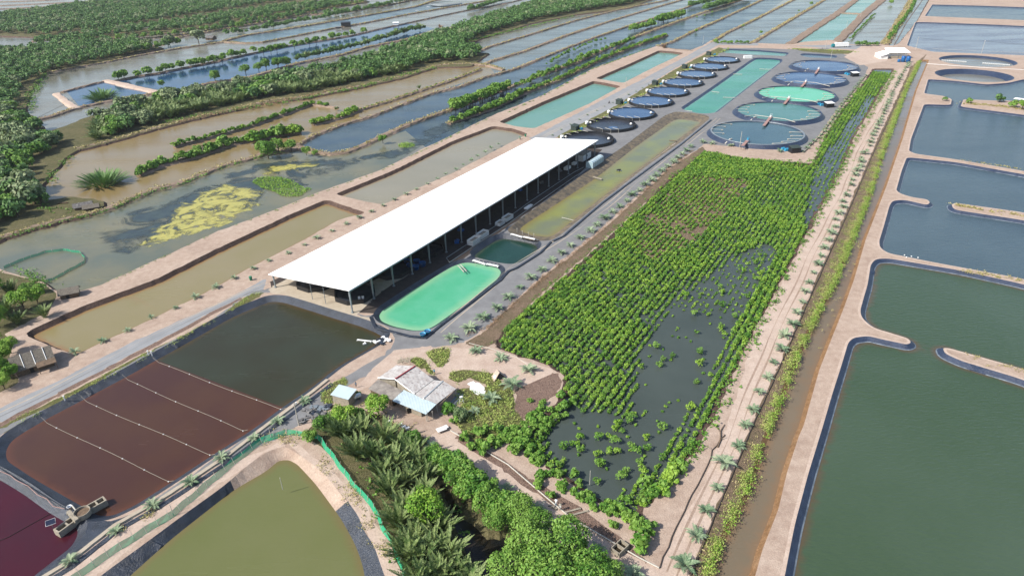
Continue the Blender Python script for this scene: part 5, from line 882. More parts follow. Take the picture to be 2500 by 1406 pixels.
# --- round tanks --------------------------------------------------------------------------------
def small_tank(i, px, wm, dry=False):
    c = P(*px, 1.6); e = empty('round_tank', (*c, 0), FROT, '%s small round black tank from the shed, %s' % (nth(i+1), ('empty and dark inside' if dry else 'full of blue water')), 'tank', 'small round black tanks beside the track'); r = 13.6
    m = MB(); m.lathe([(r+0.15, 0), (r, 1.7), (r-0.22, 1.7), (r-0.22, 0.15)], 56); m.build('wall', 'wall_black', e, False)
    m = MB(); m.disc(r-0.25, 0.35 if dry else 1.15, 56); m.build('water', 'water_tank_dark' if dry else wm, e)
    if dry: 
        m = MB(); m.disc(2.6, 0.37, 20, (2.5, -3.0)); m.build('puddle', 'water_tank_blue', e)
    m = MB()
    for k in range(28):
        a = k*2*math.pi/28; m.box(((r+0.12)*math.cos(a), (r+0.12)*math.sin(a), 0.85), (0.14, 0.14, 1.72), a)
    m.build('wall_posts', 'dark', e)
    for k, a in enumerate((-0.95, -0.62, -0.32)):          # inlet arms on the side towards the camera
        x0, y0 = (r+0.5)*math.cos(a-0.55), (r+0.5)*math.sin(a-0.55); MB().tube([(x0, y0, 0), (x0, y0, 2.0), (x0-4.2, y0+1.6, 2.05)], 0.1, 5).build('inlet_arm', 'pipe', e)
    for k, a in enumerate((2.2, 2.6, 3.0, 3.4)):
        x0, y0 = (r+0.1)*math.cos(a), (r+0.1)*math.sin(a); MB().tube([(x0, y0, 1.9), (x0+3.4, y0-0.9, 1.9)], 0.1, 5).build('inlet_arm', 'pipe', e)
    m = MB(); m.box((-r+0.3, -3.6, 1.5), (1.6, 1.4, 1.6)); m.box((-r+2.0, -2.6, 1.6), (0.8, 0.8, 0.8)); m.build('pump_box', 'white', e)
    m = MB(); m.lathe([(0.02, 2.9), (0.6, 2.6), (0.75, 2.1), (0.4, 1.5), (0.02, 1.4)], 10, (r-2.6, 2.2, 0)); m.build('feeder', 'white', e, True)
    m = MB(); m.box((r-1.4, 1.4, 1.75), (3.0, 1.2, 0.14), 0.4); m.box((r-1.0, 2.8, 1.75), (2.6, 1.0, 0.14), 0.9); m.build('platform', 'dark', e)
SM = [(1434.7, 337.3), (1492, 302), (1543, 275), (1589.3, 246), (1631, 222.3), (1668, 200), (1701.6, 180), (1733, 161.5), (1762.7, 144.8)]
for i, q in enumerate(SM): small_tank(i, q, 'water_tank_blue', i < 2)
def big_tank(i, px, wm, desc):
    c = P(*px, 1.5); e = empty('round_pond_tank', (*c, 0), 0, '%s large round raised pond from the near end, %s' % (nth(i+1), desc), 'tank', 'large round raised ponds'); m = MB()
    m.lathe([(25.6, 0.0), (23.6, 1.8), (23.0, 1.8), (22.5, 1.2)], 72); m.build('bank', 'liner_blue', e); m = MB(); m.disc(22.6, 1.35, 72); m.build('water', wm, e)
    m = MB(); m.lathe([(23.75, 1.8), (23.7, 1.9), (22.9, 1.9), (22.85, 1.8)], 72); m.build('rim', 'steel' if i == 0 else 'liner_blue', e)
    for a in (-1.22, -0.97, -0.72, -0.45, -0.15):
        x0, y0 = 25.2*math.cos(a), 25.2*math.sin(a); MB().tube([(x0, y0, 0.1), (x0-2.4*math.cos(a), y0-2.4*math.sin(a), 1.95), (x0-7.6, y0+2.6, 1.75)], 0.12, 5).box((x0-7.7, y0+2.6, 1.6), (0.9, 0.6, 0.4)).build('inlet_arm', 'pipe', e)
    for a in (2.2, 2.5, 2.8, 3.1):
        x0, y0 = 23.4*math.cos(a), 23.4*math.sin(a); MB().tube([(x0, y0, 1.9), (x0+5.5, y0-1.2, 1.75)], 0.1, 5).box((x0+5.6, y0-1.2, 1.6), (0.8, 0.6, 0.35)).build('inlet_arm', 'pipe', e)
    a = 3.75; MB().tube([(25.6*math.cos(a), 25.6*math.sin(a), 0.2), (22.0*math.cos(a), 22.0*math.sin(a), 2.0), (20.5*math.cos(a), 20.5*math.sin(a), 1.9)], 0.4, 6).build('overflow_pipe', 'pipe', e)
BG_ = [((1848, 324), 'water_tank_grey', 'with grey-blue water'), ((1900, 273), 'water_tank_teal', 'with pale teal water'), ((1943.5, 230), 'water_tank_mint', 'with bright mint green water'), ((1978, 192), 'water_tank_blue', 'with deep blue water'), ((2013, 161.5), 'water_tank_blue', 'with blue-grey water')]
for i, (q, wm, ds) in enumerate(BG_): big_tank(i, q, wm, ds)
for i, (a, b) in enumerate((((1813, 356), (1827, 341)), ((1865, 307), (1883, 284)), ((1915, 254), (1927, 239)), ((1957, 212), (1968, 199)), ((1991, 180), (1999, 168)))):
    A, B = Vector(G3(*a, 2.3)), Vector(G3(*b, 2.3)); d = B-A; e = empty('feeding_platform', (A+B)/2-Vector((0, 0, 2.3)), math.atan2(-d.x, d.y), 'pinkish plank platform with a small machine, %s from the near round pond' % nth(i+1), 'platform', 'plank platforms on the round ponds')
    MB().box((0, 0, 2.3), (1.5, d.length, 0.14)).build('deck', 'pink_board', e)
    for sx in (-0.65, 0.65):
        for sy in (-0.45, 0, 0.45): MB().box((sx, sy*d.length, 1.1), (0.12, 0.12, 2.3)).build('leg', 'wood', e)
    MB().box((0, d.length*0.38, 2.9), (0.8, 0.8, 1.0)).tube([(-0.5, d.length*0.45, 2.3), (-0.5, d.length*0.45, 3.9), (0.5, d.length*0.45, 3.9), (0.5, d.length*0.45, 2.3)], 0.07, 4).build('machine', 'white' if i else 'cyan_plastic', e)
def wpipe(px, lab): hose('pipe', px, 0.17, 'pipe', lab, 'pipe', 0.35 if False else 2.05)
wpipe([(1817, 293), (1842, 290), (1870, 294), (1915, 300), (1940, 308)], 'thick white pipe between the first and second round ponds'); wpipe([(1860, 247), (1880, 244), (1920, 247), (1970, 253), (1995, 259)], 'thick white pipe between the second and third round ponds'); wpipe([(1915, 208), (1940, 206), (1990, 210), (2025, 219)], 'thick white pipe between the third and fourth round ponds')
def hut(px, rz, L_, w_, h, mw, mr, lab, nm='pump_hut', flat=True, grp=None):
    e = empty(nm, G3(*px), rz, lab, 'hut', grp); m = MB(); m.box((0, 0, h/2), (L_, w_, h)); m.build('wall', mw, e)
    m = MB(); o = 0.25; m.slab([(-L_/2-o, -w_/2-o, h+0.02), (L_/2+o, -w_/2-o, h+0.02), (L_/2+o, w_/2+o, h+0.45), (-L_/2-o, w_/2+o, h+0.45)], 0.1); m.build('roof', mr, e)
    m = MB(); m.add([(-L_/2, w_/2-0.02, h), (L_/2, w_/2-0.02, h), (L_/2, w_/2-0.02, h+0.33), (-L_/2, w_/2-0.02, h+0.33), (-L_/2, -w_/2, h), (L_/2, -w_/2, h)], [(0, 1, 2, 3), (0, 3, 4), (1, 5, 2)]); m.build('gable', mw, e)
    MB().box((0.2*L_, -w_/2-0.03, h*0.42), (0.9, 0.06, h*0.8)).build('door', 'dark', e); return e
for i, q in enumerate(((1939, 372), (2023, 262), (2086, 187))):
    hut(q, 0.15, 4.6, 3.4, 2.6, 'wall_black', 'hut_green' if i == 0 else 'white', '%s pump hut with black walls at the right of the large round ponds' % nth(i+1), grp='black pump huts by the large round ponds')
    for k, (dx, dy) in enumerate(((-19, 5), (-11, 7))):
        e = tag(MB().box((0, 0, 0.5), (2.0, 1.3, 1.0)).lathe([(0.5, 0.4), (0.6, 1.3), (0.02, 1.35)], 12, (0.4, 0.2, 0)).box((-0.5, 0, 1.15), (0.7, 0.9, 0.3)).build('blower_unit', 'cyan_plastic'), 'light blue blower, %s one beside the %s black pump hut' % (('left', 'right')[k], nth(i+1)), 'blower', 'light blue blower units'); at(e, G3(q[0]+dx*(1-0.18*i)-8, q[1]-10+dy), 0.2)
for i, q in enumerate(((1404, 317), (1512, 254), (1599, 207), (1671, 167), (1730, 135))):
    hut(q, FROT+1.57, 4.4, 3.2, 2.4, 'hut_green', 'hut_green', '%s dark green pump hut beside the small black tanks' % nth(i+1), grp='green pump huts by the small tanks')
    e = tag(MB().box((0, 0, 0.45), (1.8, 1.1, 0.9)).box((0.2, 0, 1.05), (0.8, 0.8, 0.4)).build('blower_unit', 'cyan_plastic'), 'small light blue blower between the %s green hut and its tank' % nth(i+1), 'blower', 'small light blue blowers'); at(e, G3(q[0]+15, q[1]), 0.3)
e = empty('white_tank_box', G3(1825, 143), 0, 'white rounded storage box at the far end of the long teal pond', 'box'); MB().box((0, 0, 1.1), (6.5, 2.4, 2.2)).build('body', 'white', e); MB().box((3.7, 0, 0.8), (0.8, 1.8, 1.6)).build('end_cap', 'white', e)
for i, (a, b) in enumerate((((1790, 181), (1812, 182)), ((1738, 224), (1756, 226)), ((1672, 270), (1690, 272)), ((1854, 169), (1884, 170)), ((1765, 238), (1795, 239)))):
    plank('float_pipe', a, b, 0.3, 0.25, 'pipe', 'white pipe reaching over the long teal pond, %s from the %s' % ((nth((3, 2, 1, 5, 4)[i])), 'near end'), 'pipe', -0.4)
# --- power poles and wires ------------------------------------------------------------------------
def pole(x, y, h, lab, name='power_pole', arm=True):
    e = empty(name, G3(x, y), 0.4, lab, 'pole'); MB().tube([(0, 0, -0.3), (0, 0, h)], 0.16 if h > 5 else 0.08, 7, 0.10 if h > 5 else 0.06).build('post', 'pipe', e)
    if arm: MB().tube([(-0.6, 0, h-0.4), (0.6, 0, h-0.4)], 0.06, 4).box((0.4, 0, h-0.2), (0.3, 0.3, 0.4)).build('crossarm', 'white', e)
    return e
PO = [(730, 1038, 6.5, 'pale concrete pole beside the rubbish pile and the maroon pond'), (1806, 360, 8, 'white pole in front of the nearest large round pond'), (2235, 122, 10, 'left power pole on the far right bank carrying the wire'), (2396, 131, 10, 'right power pole on the far right bank carrying the wire'), (2014, 122, 9, 'thin pole left of the white truck'), (2028, 144, 9, 'thin pole at the back of the farthest round pond'), (2065, 75, 9, 'thin pole on the far turquoise pond dike'), (2101, 42, 9, 'farthest thin pole on the far turquoise pond dike'), (1528, 210, 6, 'slim pole between the two turquoise ponds'), (424, 1258, 3.0, 'short white post in the net fence beside the maroon pond'), (663, 1072, 3.2, 'short white post at the bend of the net fence'), (1045, 1028, 3.0, 'white post on the path in front of the old house'), (1440, 1180, 3.5, 'white post standing in the corner of the mangrove water'), (690, 1192, 3.0, 'thin pole standing in the olive pond'), (1716, 108, 7, 'slim pole on the blue channel bank at the far track')]
for i, q in enumerate(PO): pole(*q, arm=i in (2, 3, 0))
def wire(a, b, ha, hb, sag, lab):
    A, B = Vector(G3(*a))+Vector((0, 0, ha)), Vector(G3(*b))+Vector((0, 0, hb)); tag(MB().tube([A.lerp(B, t/12)-Vector((0, 0, sag*4*t/12*(1-t/12))) for t in range(13)], 0.06, 4).build('wire', 'dark'), lab, 'wire')
wire((2235, 122), (2396, 131), 9.6, 9.6, 1.0, 'sagging wire between the two power poles'); wire((2396, 131), (2600, 144), 9.6, 9.6, 1.0, 'wire leaving the right power pole past the photo edge')
# --- white warehouse, tanks and truck at the top right -----------------------------------------------
e = empty('warehouse', G3(2188, 142), -0.12, 'small white warehouse with a lean-to and mono-pitch roof', 'warehouse')
MB().box((0, 4, 2.1), (15, 9, 4.2)).build('wall', 'white', e); m = MB(); m.slab([(-9, -3.5, 4.6), (8.8, -3.5, 4.6), (9.0, 10.5, 6.2), (-6.6, 10.5, 6.2)], 0.2); m.build('roof', 'white_roof', e)
m = MB(); m.slab([(-14.5, -6, 2.4), (-8.5, -6, 4.3), (-8.0, 8, 4.5), (-14, 8, 2.6)], 0.18); m.build('side_roof', 'white_roof', e); m = MB(); m.box((-11.3, 1.2, 1.2), (5.6, 12.6, 2.4)); m.build('side_wall', 'white', e)
MB().box((0, -2.2, 0.9), (11, 1.0, 1.8)).build('low_wall', 'concrete', e)
for x in (-6, 0, 7): MB().tube([(x, -3, 0), (x, -3, 4.5)], 0.12, 6).build('post', 'steel', e)
def vtank(px, r, h, lab): 
    t = empty('water_tank', G3(*px), 0, lab, 'water tank', 'blue tanks by the white warehouse'); MB().lathe([(0.02, 0), (r, 0), (r, h*0.86), (r*0.8, h*0.96), (0.3, h), (0.02, h)], 18).build('body', 'blue_plastic', t, True)
    m = MB(); [m.lathe([(r+0.02, h*k), (r+0.07, h*k+0.06), (r+0.02, h*k+0.12)], 18) for k in (0.2, 0.45, 0.7)]; m.build('hoops', 'cyan_plastic', t)
vtank((2204, 152), 1.6, 4.6, 'left of the two tall blue tanks by the white warehouse'); vtank((2216, 153), 1.6, 4.6, 'right of the two tall blue tanks by the white warehouse'); vtank((2194, 152), 1.1, 2.2, 'small blue tank left of the tall ones')
e = empty('box_truck', G3(2050, 116), -0.05, 'truck with teal cab and long white box body', 'truck'); MB().box((1.2, 0, 2.35), (11.5, 2.8, 3.2)).build('cargo_box', 'white', e)
MB().box((-6.1, 0, 1.5), (2.2, 2.5, 2.2)).box((-5.9, 0, 2.75), (1.6, 2.3, 0.4)).build('cab', 'teal_paint', e); MB().box((-7.15, 0, 2.0), (0.08, 2.1, 0.8)).build('windscreen', 'dark', e); MB().box((0, 0, 0.62), (13, 1.0, 0.25)).build('chassis', 'dark', e)
for x in (-5.8, 3.6, 5.0):
    for s_ in (-1, 1):
        MB().tube([(x, s_*1.25-0.15, 0.5), (x, s_*1.25+0.15, 0.5)], 0.5, 14).build('wheel', 'dark', e)
# --- dividers in the big dark pond --------------------------------------------------------------------
for i, (a, b) in enumerate((((372, 872), (697, 996)), ((296, 914), (606, 1049)), ((195, 967), (528, 1108)), ((100, 1018), (426, 1173)))):
    A, B = Vector(G3(*a, 0)), Vector(G3(*b, 0)); e = empty('divider_rope', A, 0, '%s rope with white floats across the dark pond, counted from the shed side' % nth(i+1), 'rope', 'ropes across the dark pond'); pts_ = []
    for k in range(25):
        t = k/24; p = (B-A)*t; p = p+Vector((0, 0, 0)); p.z = -1.08+1.1*max(0, 1-min(t, 1-t)*26)+0.02*math.sin(k*3.1); p.x += 0.25*math.sin(t*9+i); pts_.append(p)
    MB().tube(pts_, 0.05, 5).build('rope', 'rope', e)
    for k in range(3, 24, 4): MB().lathe([(0.02, -0.12), (0.15, -0.06), (0.15, 0.07), (0.02, 0.13)], 8, tuple(pts_[k])).build('float', 'white', e, True)
hose('rope', [(-60, 1330), (15, 1300), (60, 1275), (118, 1243)], 0.06, 'dark', 'dark rope across the magenta pond', 'rope', -1.15)
# --- concrete channels between the dark and magenta ponds ----------------------------------------------
def channel(a, b, w_, lab):
    A, B = Vector(G3(*a, 0)), Vector(G3(*b, 0)); d = B-A; L_ = d.length; e = empty('concrete_channel', (A+B)/2, math.atan2(-d.x, d.y), lab, 'channel', 'concrete channels'); m = MB()
    for sx in (-1, 1): m.box((sx*w_/2, 0, -0.5), (0.28, L_, 1.5))
    for y in (-L_/2+0.14, L_*0.08, L_/2-0.14): m.box((0, y, -0.5), (w_-0.28, 0.28, 1.497))
    m.build('wall', 'concrete', e); MB().box((0, 0, -0.9), (w_-0.3, L_-0.3, 0.1)).build('water', 'water_creek', e)
channel((137, 1298), (181, 1266), 1.5, 'concrete channel reaching into the magenta pond'); channel((207, 1245), (257, 1217), 1.5, 'concrete channel reaching into the dark pond')
e = empty('round_vat', G3(203, 1256), 0, 'round concrete vat between the two concrete channels', 'vat'); MB().lathe([(1.45, -0.2), (1.5, 1.0), (1.38, 1.0), (1.35, 0.2)], 24).build('wall', 'concrete', e); MB().disc(1.37, 0.55, 24).build('contents', 'wood', e)
MB().tube([(-1.4, 0.4, 0.9), (-2.6, 1.4, 1.2), (-2.7, 1.5, 0.1)], 0.13, 6).build('pipe', 'pipe', e)
plank('gate_board', (168, 1250), (189, 1272), 0.7, 0.9, 'concrete', 'concrete slab between channel and round vat', 'slab', 0.4); tub(172, 1242, 'small white round tub beside the concrete vat', 'tubs at the channels', 0.4, 0.8, 'white')
e = empty('solar_panel', G3(134, 1296, -1.0), 0.5, 'small solar panel on a post in the magenta pond', 'solar panel'); MB().tube([(0, 0, -0.2), (0, 0, 2.3)], 0.05, 5).build('post', 'steel', e); m = MB(); m.slab([(-0.8, -0.5, 2.2), (0.8, -0.5, 2.2), (0.8, 0.5, 2.7), (-0.8, 0.5, 2.7)], 0.05); m.build('panel', 'solar', e); m = MB(); m.tube([(-0.82, -0.5, 2.2), (0.82, -0.5, 2.2), (0.82, 0.5, 2.72), (-0.82, 0.5, 2.72), (-0.82, -0.5, 2.2)], 0.04, 4); m.build('frame', 'white', e)
hose('hose', [(0, 1150), (25, 1160), (40, 1172), (70, 1187), (92, 1208), (115, 1218), (130, 1236), (158, 1242)], 0.07, 'pink_board', 'thin pinkish hose lying on the liner between the two ponds', 'hose', 0.08)
SANDW = [(70, 1432), (165, 1375), (280, 1284), (380, 1228), (470, 1170), (560, 1110), (648, 1042), (760, 960), (800, 928)]
def ribbon(name, px, w_, z, mat, lab=None, cat=None, kind=None, h=0.0, step=1.5, jit=0.06):
    p = resample(PL(px), step, False, 0); t = np.gradient(p, axis=0); t /= np.hypot(t[:, 0], t[:, 1])[:, None]; nn = np.c_[-t[:, 1], t[:, 0]]; n = len(p); vs = []; pr = [(-w_/2, 0), (-w_/2*0.8, h), (w_/2*0.8, h), (w_/2, 0)]
    for i in range(n):
        for o, zz in pr: q = p[i]+nn[i]*(o*(1+rng.normal(0, jit))); vs.append((q[0], q[1], z+zz))
    return tag(MB().add(vs, [(i*4+j, (i+1)*4+j, (i+1)*4+j+1, i*4+j+1) for i in range(n-1) for j in range(3)]).build(name, mat), lab, cat, kind=kind)
ribbon('sandbag_row', SANDW, 1.1, 0.01, 'slab', kind='structure', h=0.35); ribbon('pond_liner', [(a+11, b+8) for a, b in SANDW], 1.3, 0.012, 'liner', kind='structure', h=0.12)
for q in ([(905, 775), (916, 800), (1000, 822), (1040, 826), (1070, 800), (1150, 740), (1222, 685), (1240, 664)], [(1240, 664), (1262, 655), (1320, 618), (1345, 592)], [(1350, 590), (1375, 578), (1470, 497), (1580, 415), (1668, 350), (1736, 294)]): ribbon('pond_liner', q, 0.9, 0.014, 'liner', kind='structure', h=0.35)
ribbon('concrete_edge', [(1350, 575), (1366, 566), (1463, 487), (1566, 408), (1650, 345)], 0.5, -1.2, 'slab', kind='structure', h=0.3)
# --- green net fences --------------------------------------------------------------------------------
def net(px, h, lean, lab, z=0.0, grp=None, sp=3.2, hp=None):
    p = resample(PL(px, z), 1.1, False, 0.0); n = len(p); t = np.gradient(p, axis=0); t /= np.hypot(t[:, 0], t[:, 1])[:, None]; nn = np.c_[-t[:, 1], t[:, 0]]; e = empty('net_fence', (p[0][0], p[0][1], z), 0, lab, 'net fence'); o = np.array([p[0][0], p[0][1]]); vs = []
    for i in range(n):
        q = p[i]-o; s = 0.12*math.sin(i*1.1); a = q+nn[i]*s; b = q+nn[i]*(lean+s); vs += [(a[0], a[1], 0.02), ((a[0]+b[0])/2+0.1*math.sin(i*2.0), (a[1]+b[1])/2, h*0.5), (b[0], b[1], h+0.08*math.sin(i*1.7))]
    MB().add(vs, [(i*3+j, (i+1)*3+j, (i+1)*3+j+1, i*3+j+1) for i in range(n-1) for j in range(2)]).build('net', 'net_green', e)
    for k in range(0, n, max(1, int(sp/1.1))):
        q = p[k]-o; MB().tube([(q[0], q[1], -0.3), (q[0]+nn[k][0]*lean, q[1]+nn[k][1]*lean, (hp or h+0.7))], 0.045, 5).build('stake', 'pipe', e)
net([(165, 1435), (250, 1372), (330, 1320), (430, 1258), (520, 1180), (585, 1125), (640, 1082), (700, 1062)], 1.2, 0.7, 'green net fence along the near bank, left section')
net([(700, 1062), (760, 1066), (775, 1072), (800, 1105), (840, 1160), (870, 1200), (905, 1235), (930, 1290), (955, 1330), (975, 1380), (990, 1430)], 1.1, 0.5, 'green net fence curving between the olive pond and the palms')
net([(10, 656), (50, 638), (110, 618), (155, 612), (195, 618), (207, 630), (207, 642), (170, 662), (130, 684), (105, 692)], 0.9, 0.0, 'round green net pen standing in the weedy pond', W, hp=1.1)
net([(1962, 374), (2006, 330), (2062, 250), (2116, 184)], 0.6, 0.0, 'low dark netting along the right edge of the gravel yard', 0.0, hp=1.0)
bpy.data.objects[-1 if False else 'net_fence.003'].children[0].data.materials[0] = MATS['hut_green']
# --- hoses and pipes on the roads ---------------------------------------------------------------------
hose('irrigation_pipe', [(a+4, b) for a, b in CAN], 0.13, 'hose', 'long dark irrigation pipe along the right edge of the pink road', 'pipe', 0.18, jit=0.05)
hose('hose', [(1609, 1387), (1640, 1310), (1680, 1225), (1722, 1150), (1740, 1100), (1768, 1062)], 0.12, 'hose', 'dark hose along the left side of the pink road', 'hose', 0.14, jit=0.1)
hose('irrigation_pipe', [(1100, 1052), (1240, 1135), (1330, 1212), (1390, 1262), (1505, 1330), (1560, 1362), (1609, 1387)], 0.14, 'pipe', 'pale pipe along the upper edge of the lower path', 'pipe', 0.2)
hose('irrigation_pipe', [(1068, 1092), (1120, 1125), (1200, 1180), (1300, 1245), (1390, 1305), (1480, 1362), (1560, 1420)], 0.11, 'pipe', 'thin pale pipe along the lower edge of the lower path', 'pipe', 0.16)
hose('pipe', [(1145, 838), (1200, 852), (1260, 872), (1310, 905)], 0.08, 'pipe', 'thin pale pipe on the bare soil below the mangroves', 'pipe', 0.1)
hose('pipe', [(2262, 157), (2330, 162), (2420, 168), (2500, 172)], 0.15, 'white', 'white pipe between the two round basins on the right', 'pipe', 0.3)
hose('fence_line', [(2276, 122), (2380, 127), (2500, 132), (2600, 138)], 0.07, 'pipe', 'thin pale line fence on the far right bank', 'fence', 0.8)
e = empty('cistern', G3(1513, 1342), FROT-0.25, 'open concrete cistern with two cells by the lower path', 'cistern'); m = MB()
for sx in (-1, 1): m.box((sx*0.9, 0, 0.5), (0.16, 2.9, 1.1))
for y in (-1.37, 0.1, 1.37): m.box((0, y, 0.5), (1.64, 0.16, 1.096))
m.build('wall', 'concrete', e); MB().box((0, 0, 0.2), (1.64, 2.7, 0.1)).build('water', 'water_creek', e)
for i, (a, b) in enumerate((((1380, 1250), (1418, 1240)), ((1392, 1258), (1436, 1246)), ((1340, 1232), (1360, 1242)), ((1360, 1258), (1378, 1268)))): plank('plank', a, b, 0.35, 0.18, 'concrete', 'grey plank of the small landing on the lower path, %s' % ('upper right', 'lower right', 'upper left', 'lower left')[i], 'plank')
# --- people ---------------------------------------------------------------------------------------------
def person(px, rz, lab, top, legs, hat=None, arm=0.5, sit=False):
    e = empty('person', G3(*px, 0.0), rz, lab, 'person'); me = bpy.data.meshes.new('body')
    if sit: V_ = [(0, 0, 0.95), (0, 0.02, 1.2), (0, 0.06, 1.42), (0, 0.1, 1.56), (0, 0.12, 1.7), (0.1, 0.05, 0.93), (0.16, 0.45, 0.9), (0.17, 0.42, 0.42), (0.17, 0.5, 0.36), (-0.1, 0.05, 0.93), (-0.16, 0.45, 0.9), (-0.17, 0.42, 0.42), (-0.17, 0.5, 0.36), (0.2, 0.06, 1.4), (0.24, 0.25, 1.2), (0.25, 0.5, 1.15), (-0.2, 0.06, 1.4), (-0.24, 0.25, 1.2), (-0.25, 0.5, 1.15)]
    else: V_ = [(0, 0, 0.95), (0, 0.02, 1.18), (0, 0.03, 1.42), (0, 0.04, 1.53), (0, 0.06, 1.66), (0.1, 0, 0.9), (0.12, 0.06, 0.5), (0.12, 0.02, 0.09), (0.13, 0.16, 0.05), (-0.1, 0, 0.9), (-0.13, -0.04, 0.5), (-0.14, -0.12, 0.09), (-0.15, 0.0, 0.05), (0.19, 0.02, 1.4), (0.27, 0.1*arm, 1.14), (0.26, 0.45*arm, 0.98), (-0.19, 0.02, 1.4), (-0.27, 0.08*arm, 1.14), (-0.25, 0.4*arm, 0.95)]
    E_ = [(0, 1), (1, 2), (2, 3), (3, 4), (0, 5), (5, 6), (6, 7), (7, 8), (0, 9), (9, 10), (10, 11), (11, 12), (2, 13), (13, 14), (14, 15), (2, 16), (16, 17), (17, 18)]
    rad = [0.14, 0.13, 0.15, 0.055, 0.1, 0.09, 0.062, 0.045, 0.04, 0.09, 0.062, 0.045, 0.04, 0.06, 0.042, 0.03, 0.06, 0.042, 0.03]
    me.from_pydata(V_, E_, []); o = bpy.data.objects.new('body', me); COL.objects.link(o); sk = o.modifiers.new('s', 'SKIN'); o.modifiers.new('u', 'SUBSURF').levels = 1
    for i, r_ in enumerate(rad): me.skin_vertices[0].data[i].radius = (r_, r_*0.8); 
    me.skin_vertices[0].data[0].use_root = True
    dg = bpy.context.evaluated_depsgraph_get(); nm_ = bpy.data.meshes.new_from_object(o.evaluated_get(dg)); bpy.data.objects.remove(o); nm_.name = 'body'; nm_.materials.clear()
    for m_ in ('skin', top, legs): nm_.materials.append(MATS[m_])
    for p_ in nm_.polygons:
        z = p_.center.z; x = abs(p_.center.x); p_.material_index = 2 if z < 0.96 and x < 0.22 and z > 0.1 else (1 if z < 1.5 and not (x > 0.22 and z < 1.12) and z > 0.9 else 0); p_.use_smooth = True
    b = bpy.data.objects.new('body', nm_); COL.objects.link(b); b.parent = e; zt = V_[4][2]; yt = V_[4][1]
    if hat: MB().lathe([(0.3, zt+0.02), (0.02, zt+0.2)], 12, (0, yt, 0)).build('hat', hat, e)
    else: MB().lathe([(0.115, zt-0.02), (0.11, zt+0.07), (0.02, zt+0.125)], 10, (0, yt-0.015, 0)).build('hair', 'dark', e)
    return e
person((870, 946), 0.5, 'person in a light blue shirt on the dirt track by the tin shed', 'shirt_blue', 'trousers')
person((1327, 1241), 1.0, 'person in white walking on the lower path', 'white', 'white', 'straw')
person((1357, 1236), -0.8, 'person in white working at the small landing', 'white', 'shirt_blue', 'white', 1.2); person((1368, 1246), 2.2, 'person in pale clothes beside the one working at the landing', 'white', 'trousers', 'straw', 1.2)
person((1061, 914), 2.6, 'person in blue behind the old house roof', 'cyan_plastic', 'trousers')
person((2007, 122), 0.2, 'dark figure walking on the far gravel road left of the truck', 'dark', 'trousers')
mo = empty('motorbike', G3(1487, 253), -0.7, 'dark motorbike riding on the grey track past the turquoise pond', 'motorbike'); MB().box((0, 0, 0.72), (0.28, 1.1, 0.3)).box((0, -0.3, 0.9), (0.26, 0.7, 0.12)).tube([(0, 0.45, 0.7), (0, 0.6, 1.05), (0.28, 0.5, 1.1)], 0.035, 5).build('body', 'dark', mo)
for y in (-0.62, 0.66): MB().tube([(-0.06, y, 0.3), (0.06, y, 0.3)], 0.3, 14).build('wheel', 'dark', mo)
person((1487, 253), -0.7, 'rider in dark clothes on the motorbike', 'dark', 'trousers', sit=True)
# --- the old house and what stands round it ---------------------------------------------------------------
hs = empty('farm_house', G3(1005, 985), 0, 'old farm house with stained corrugated roofs and a red ridge', 'house'); HO = Vector(G3(1005, 985))
def Q(x, y, z): return Vector(G3(x, y, z))-HO
def roofp(name, c, mat, t=0.08): return MB().slab([Q(*p) for p in c], t).build(name, mat, hs)
def under(name, c, mat, drop=0.25, inset=0.92):
    q = [Q(*p) for p in c]; ce = sum(q, Vector())/len(q); q = [ce+(p-ce)*inset for p in q]; m_ = MB(); n_ = len(q); top = [Vector((p.x, p.y, max(0.4, r.z-drop))) for p, r in zip(q, q)]
    return m_.add([Vector((p.x, p.y, 0)) for p in q]+top, [(i, (i+1) % n_, (i+1) % n_+n_, i+n_) for i in range(n_)]+[tuple(range(n_, 2*n_))]).build(name, mat, hs)
A_ = [(964, 925, 4.6), (1013.5, 893, 4.6), (967.5, 891, 3.6), (922.7, 922, 3.6)]; B_ = [(964, 925, 4.6), (1012, 961, 3.2), (1059, 926, 3.2), (1013.5, 893, 4.6)]
C_r = [(1012, 962.5, 3.1), (1036, 975, 2.95), (1081, 930, 2.95), (1059, 927.5, 3.1)]; D_ = [(1034, 972, 3.3), (1066.5, 985, 2.5), (1113.5, 948.5, 2.5), (1081.5, 929, 3.3)]; E_r = [(898.7, 948.5, 2.3), (959, 976.5, 2.3), (983.5, 953, 3.0), (923.7, 925, 3.0)]; F_r = [(958, 978, 2.5), (1040, 1011, 2.3), (1065.5, 986, 2.9), (985.5, 951, 2.9)]
for nm_, c_, mt in (('roof', A_, 'tin_old'), ('roof', B_, 'tin_old'), ('roof', C_r, 'tin_old'), ('roof', D_, 'tin_old'), ('lean_to_roof', E_r, 'tin_grey'), ('lean_to_roof', F_r, 'tin_new')): roofp(nm_, c_, mt)
for c_ in (A_, B_, C_r): under('wall', c_, 'concrete')
under('wall', E_r, 'thatch_wall', 0.3, 0.88); under('wall', [F_r[0], F_r[1], F_r[2], F_r[3]], 'concrete', 0.3, 0.55)
MB().tube([Q(964, 925, 4.72), Q(1013.5, 893, 4.72)], 0.16, 6).build('ridge_cap', 'red_paint', hs); MB().tube([Q(964, 925, 4.66), Q(990, 945, 3.85), Q(1012, 961, 3.3)], 0.14, 4).build('barge_board', 'white', hs); MB().tube([Q(964, 925, 4.66), Q(922.7, 922, 3.66)], 0.16, 4).build('barge_board', 'white', hs)
MB().tube([Q(1034, 972, 3.38), Q(1081.5, 929, 3.38)], 0.15, 4).build('ridge_cap', 'white', hs)
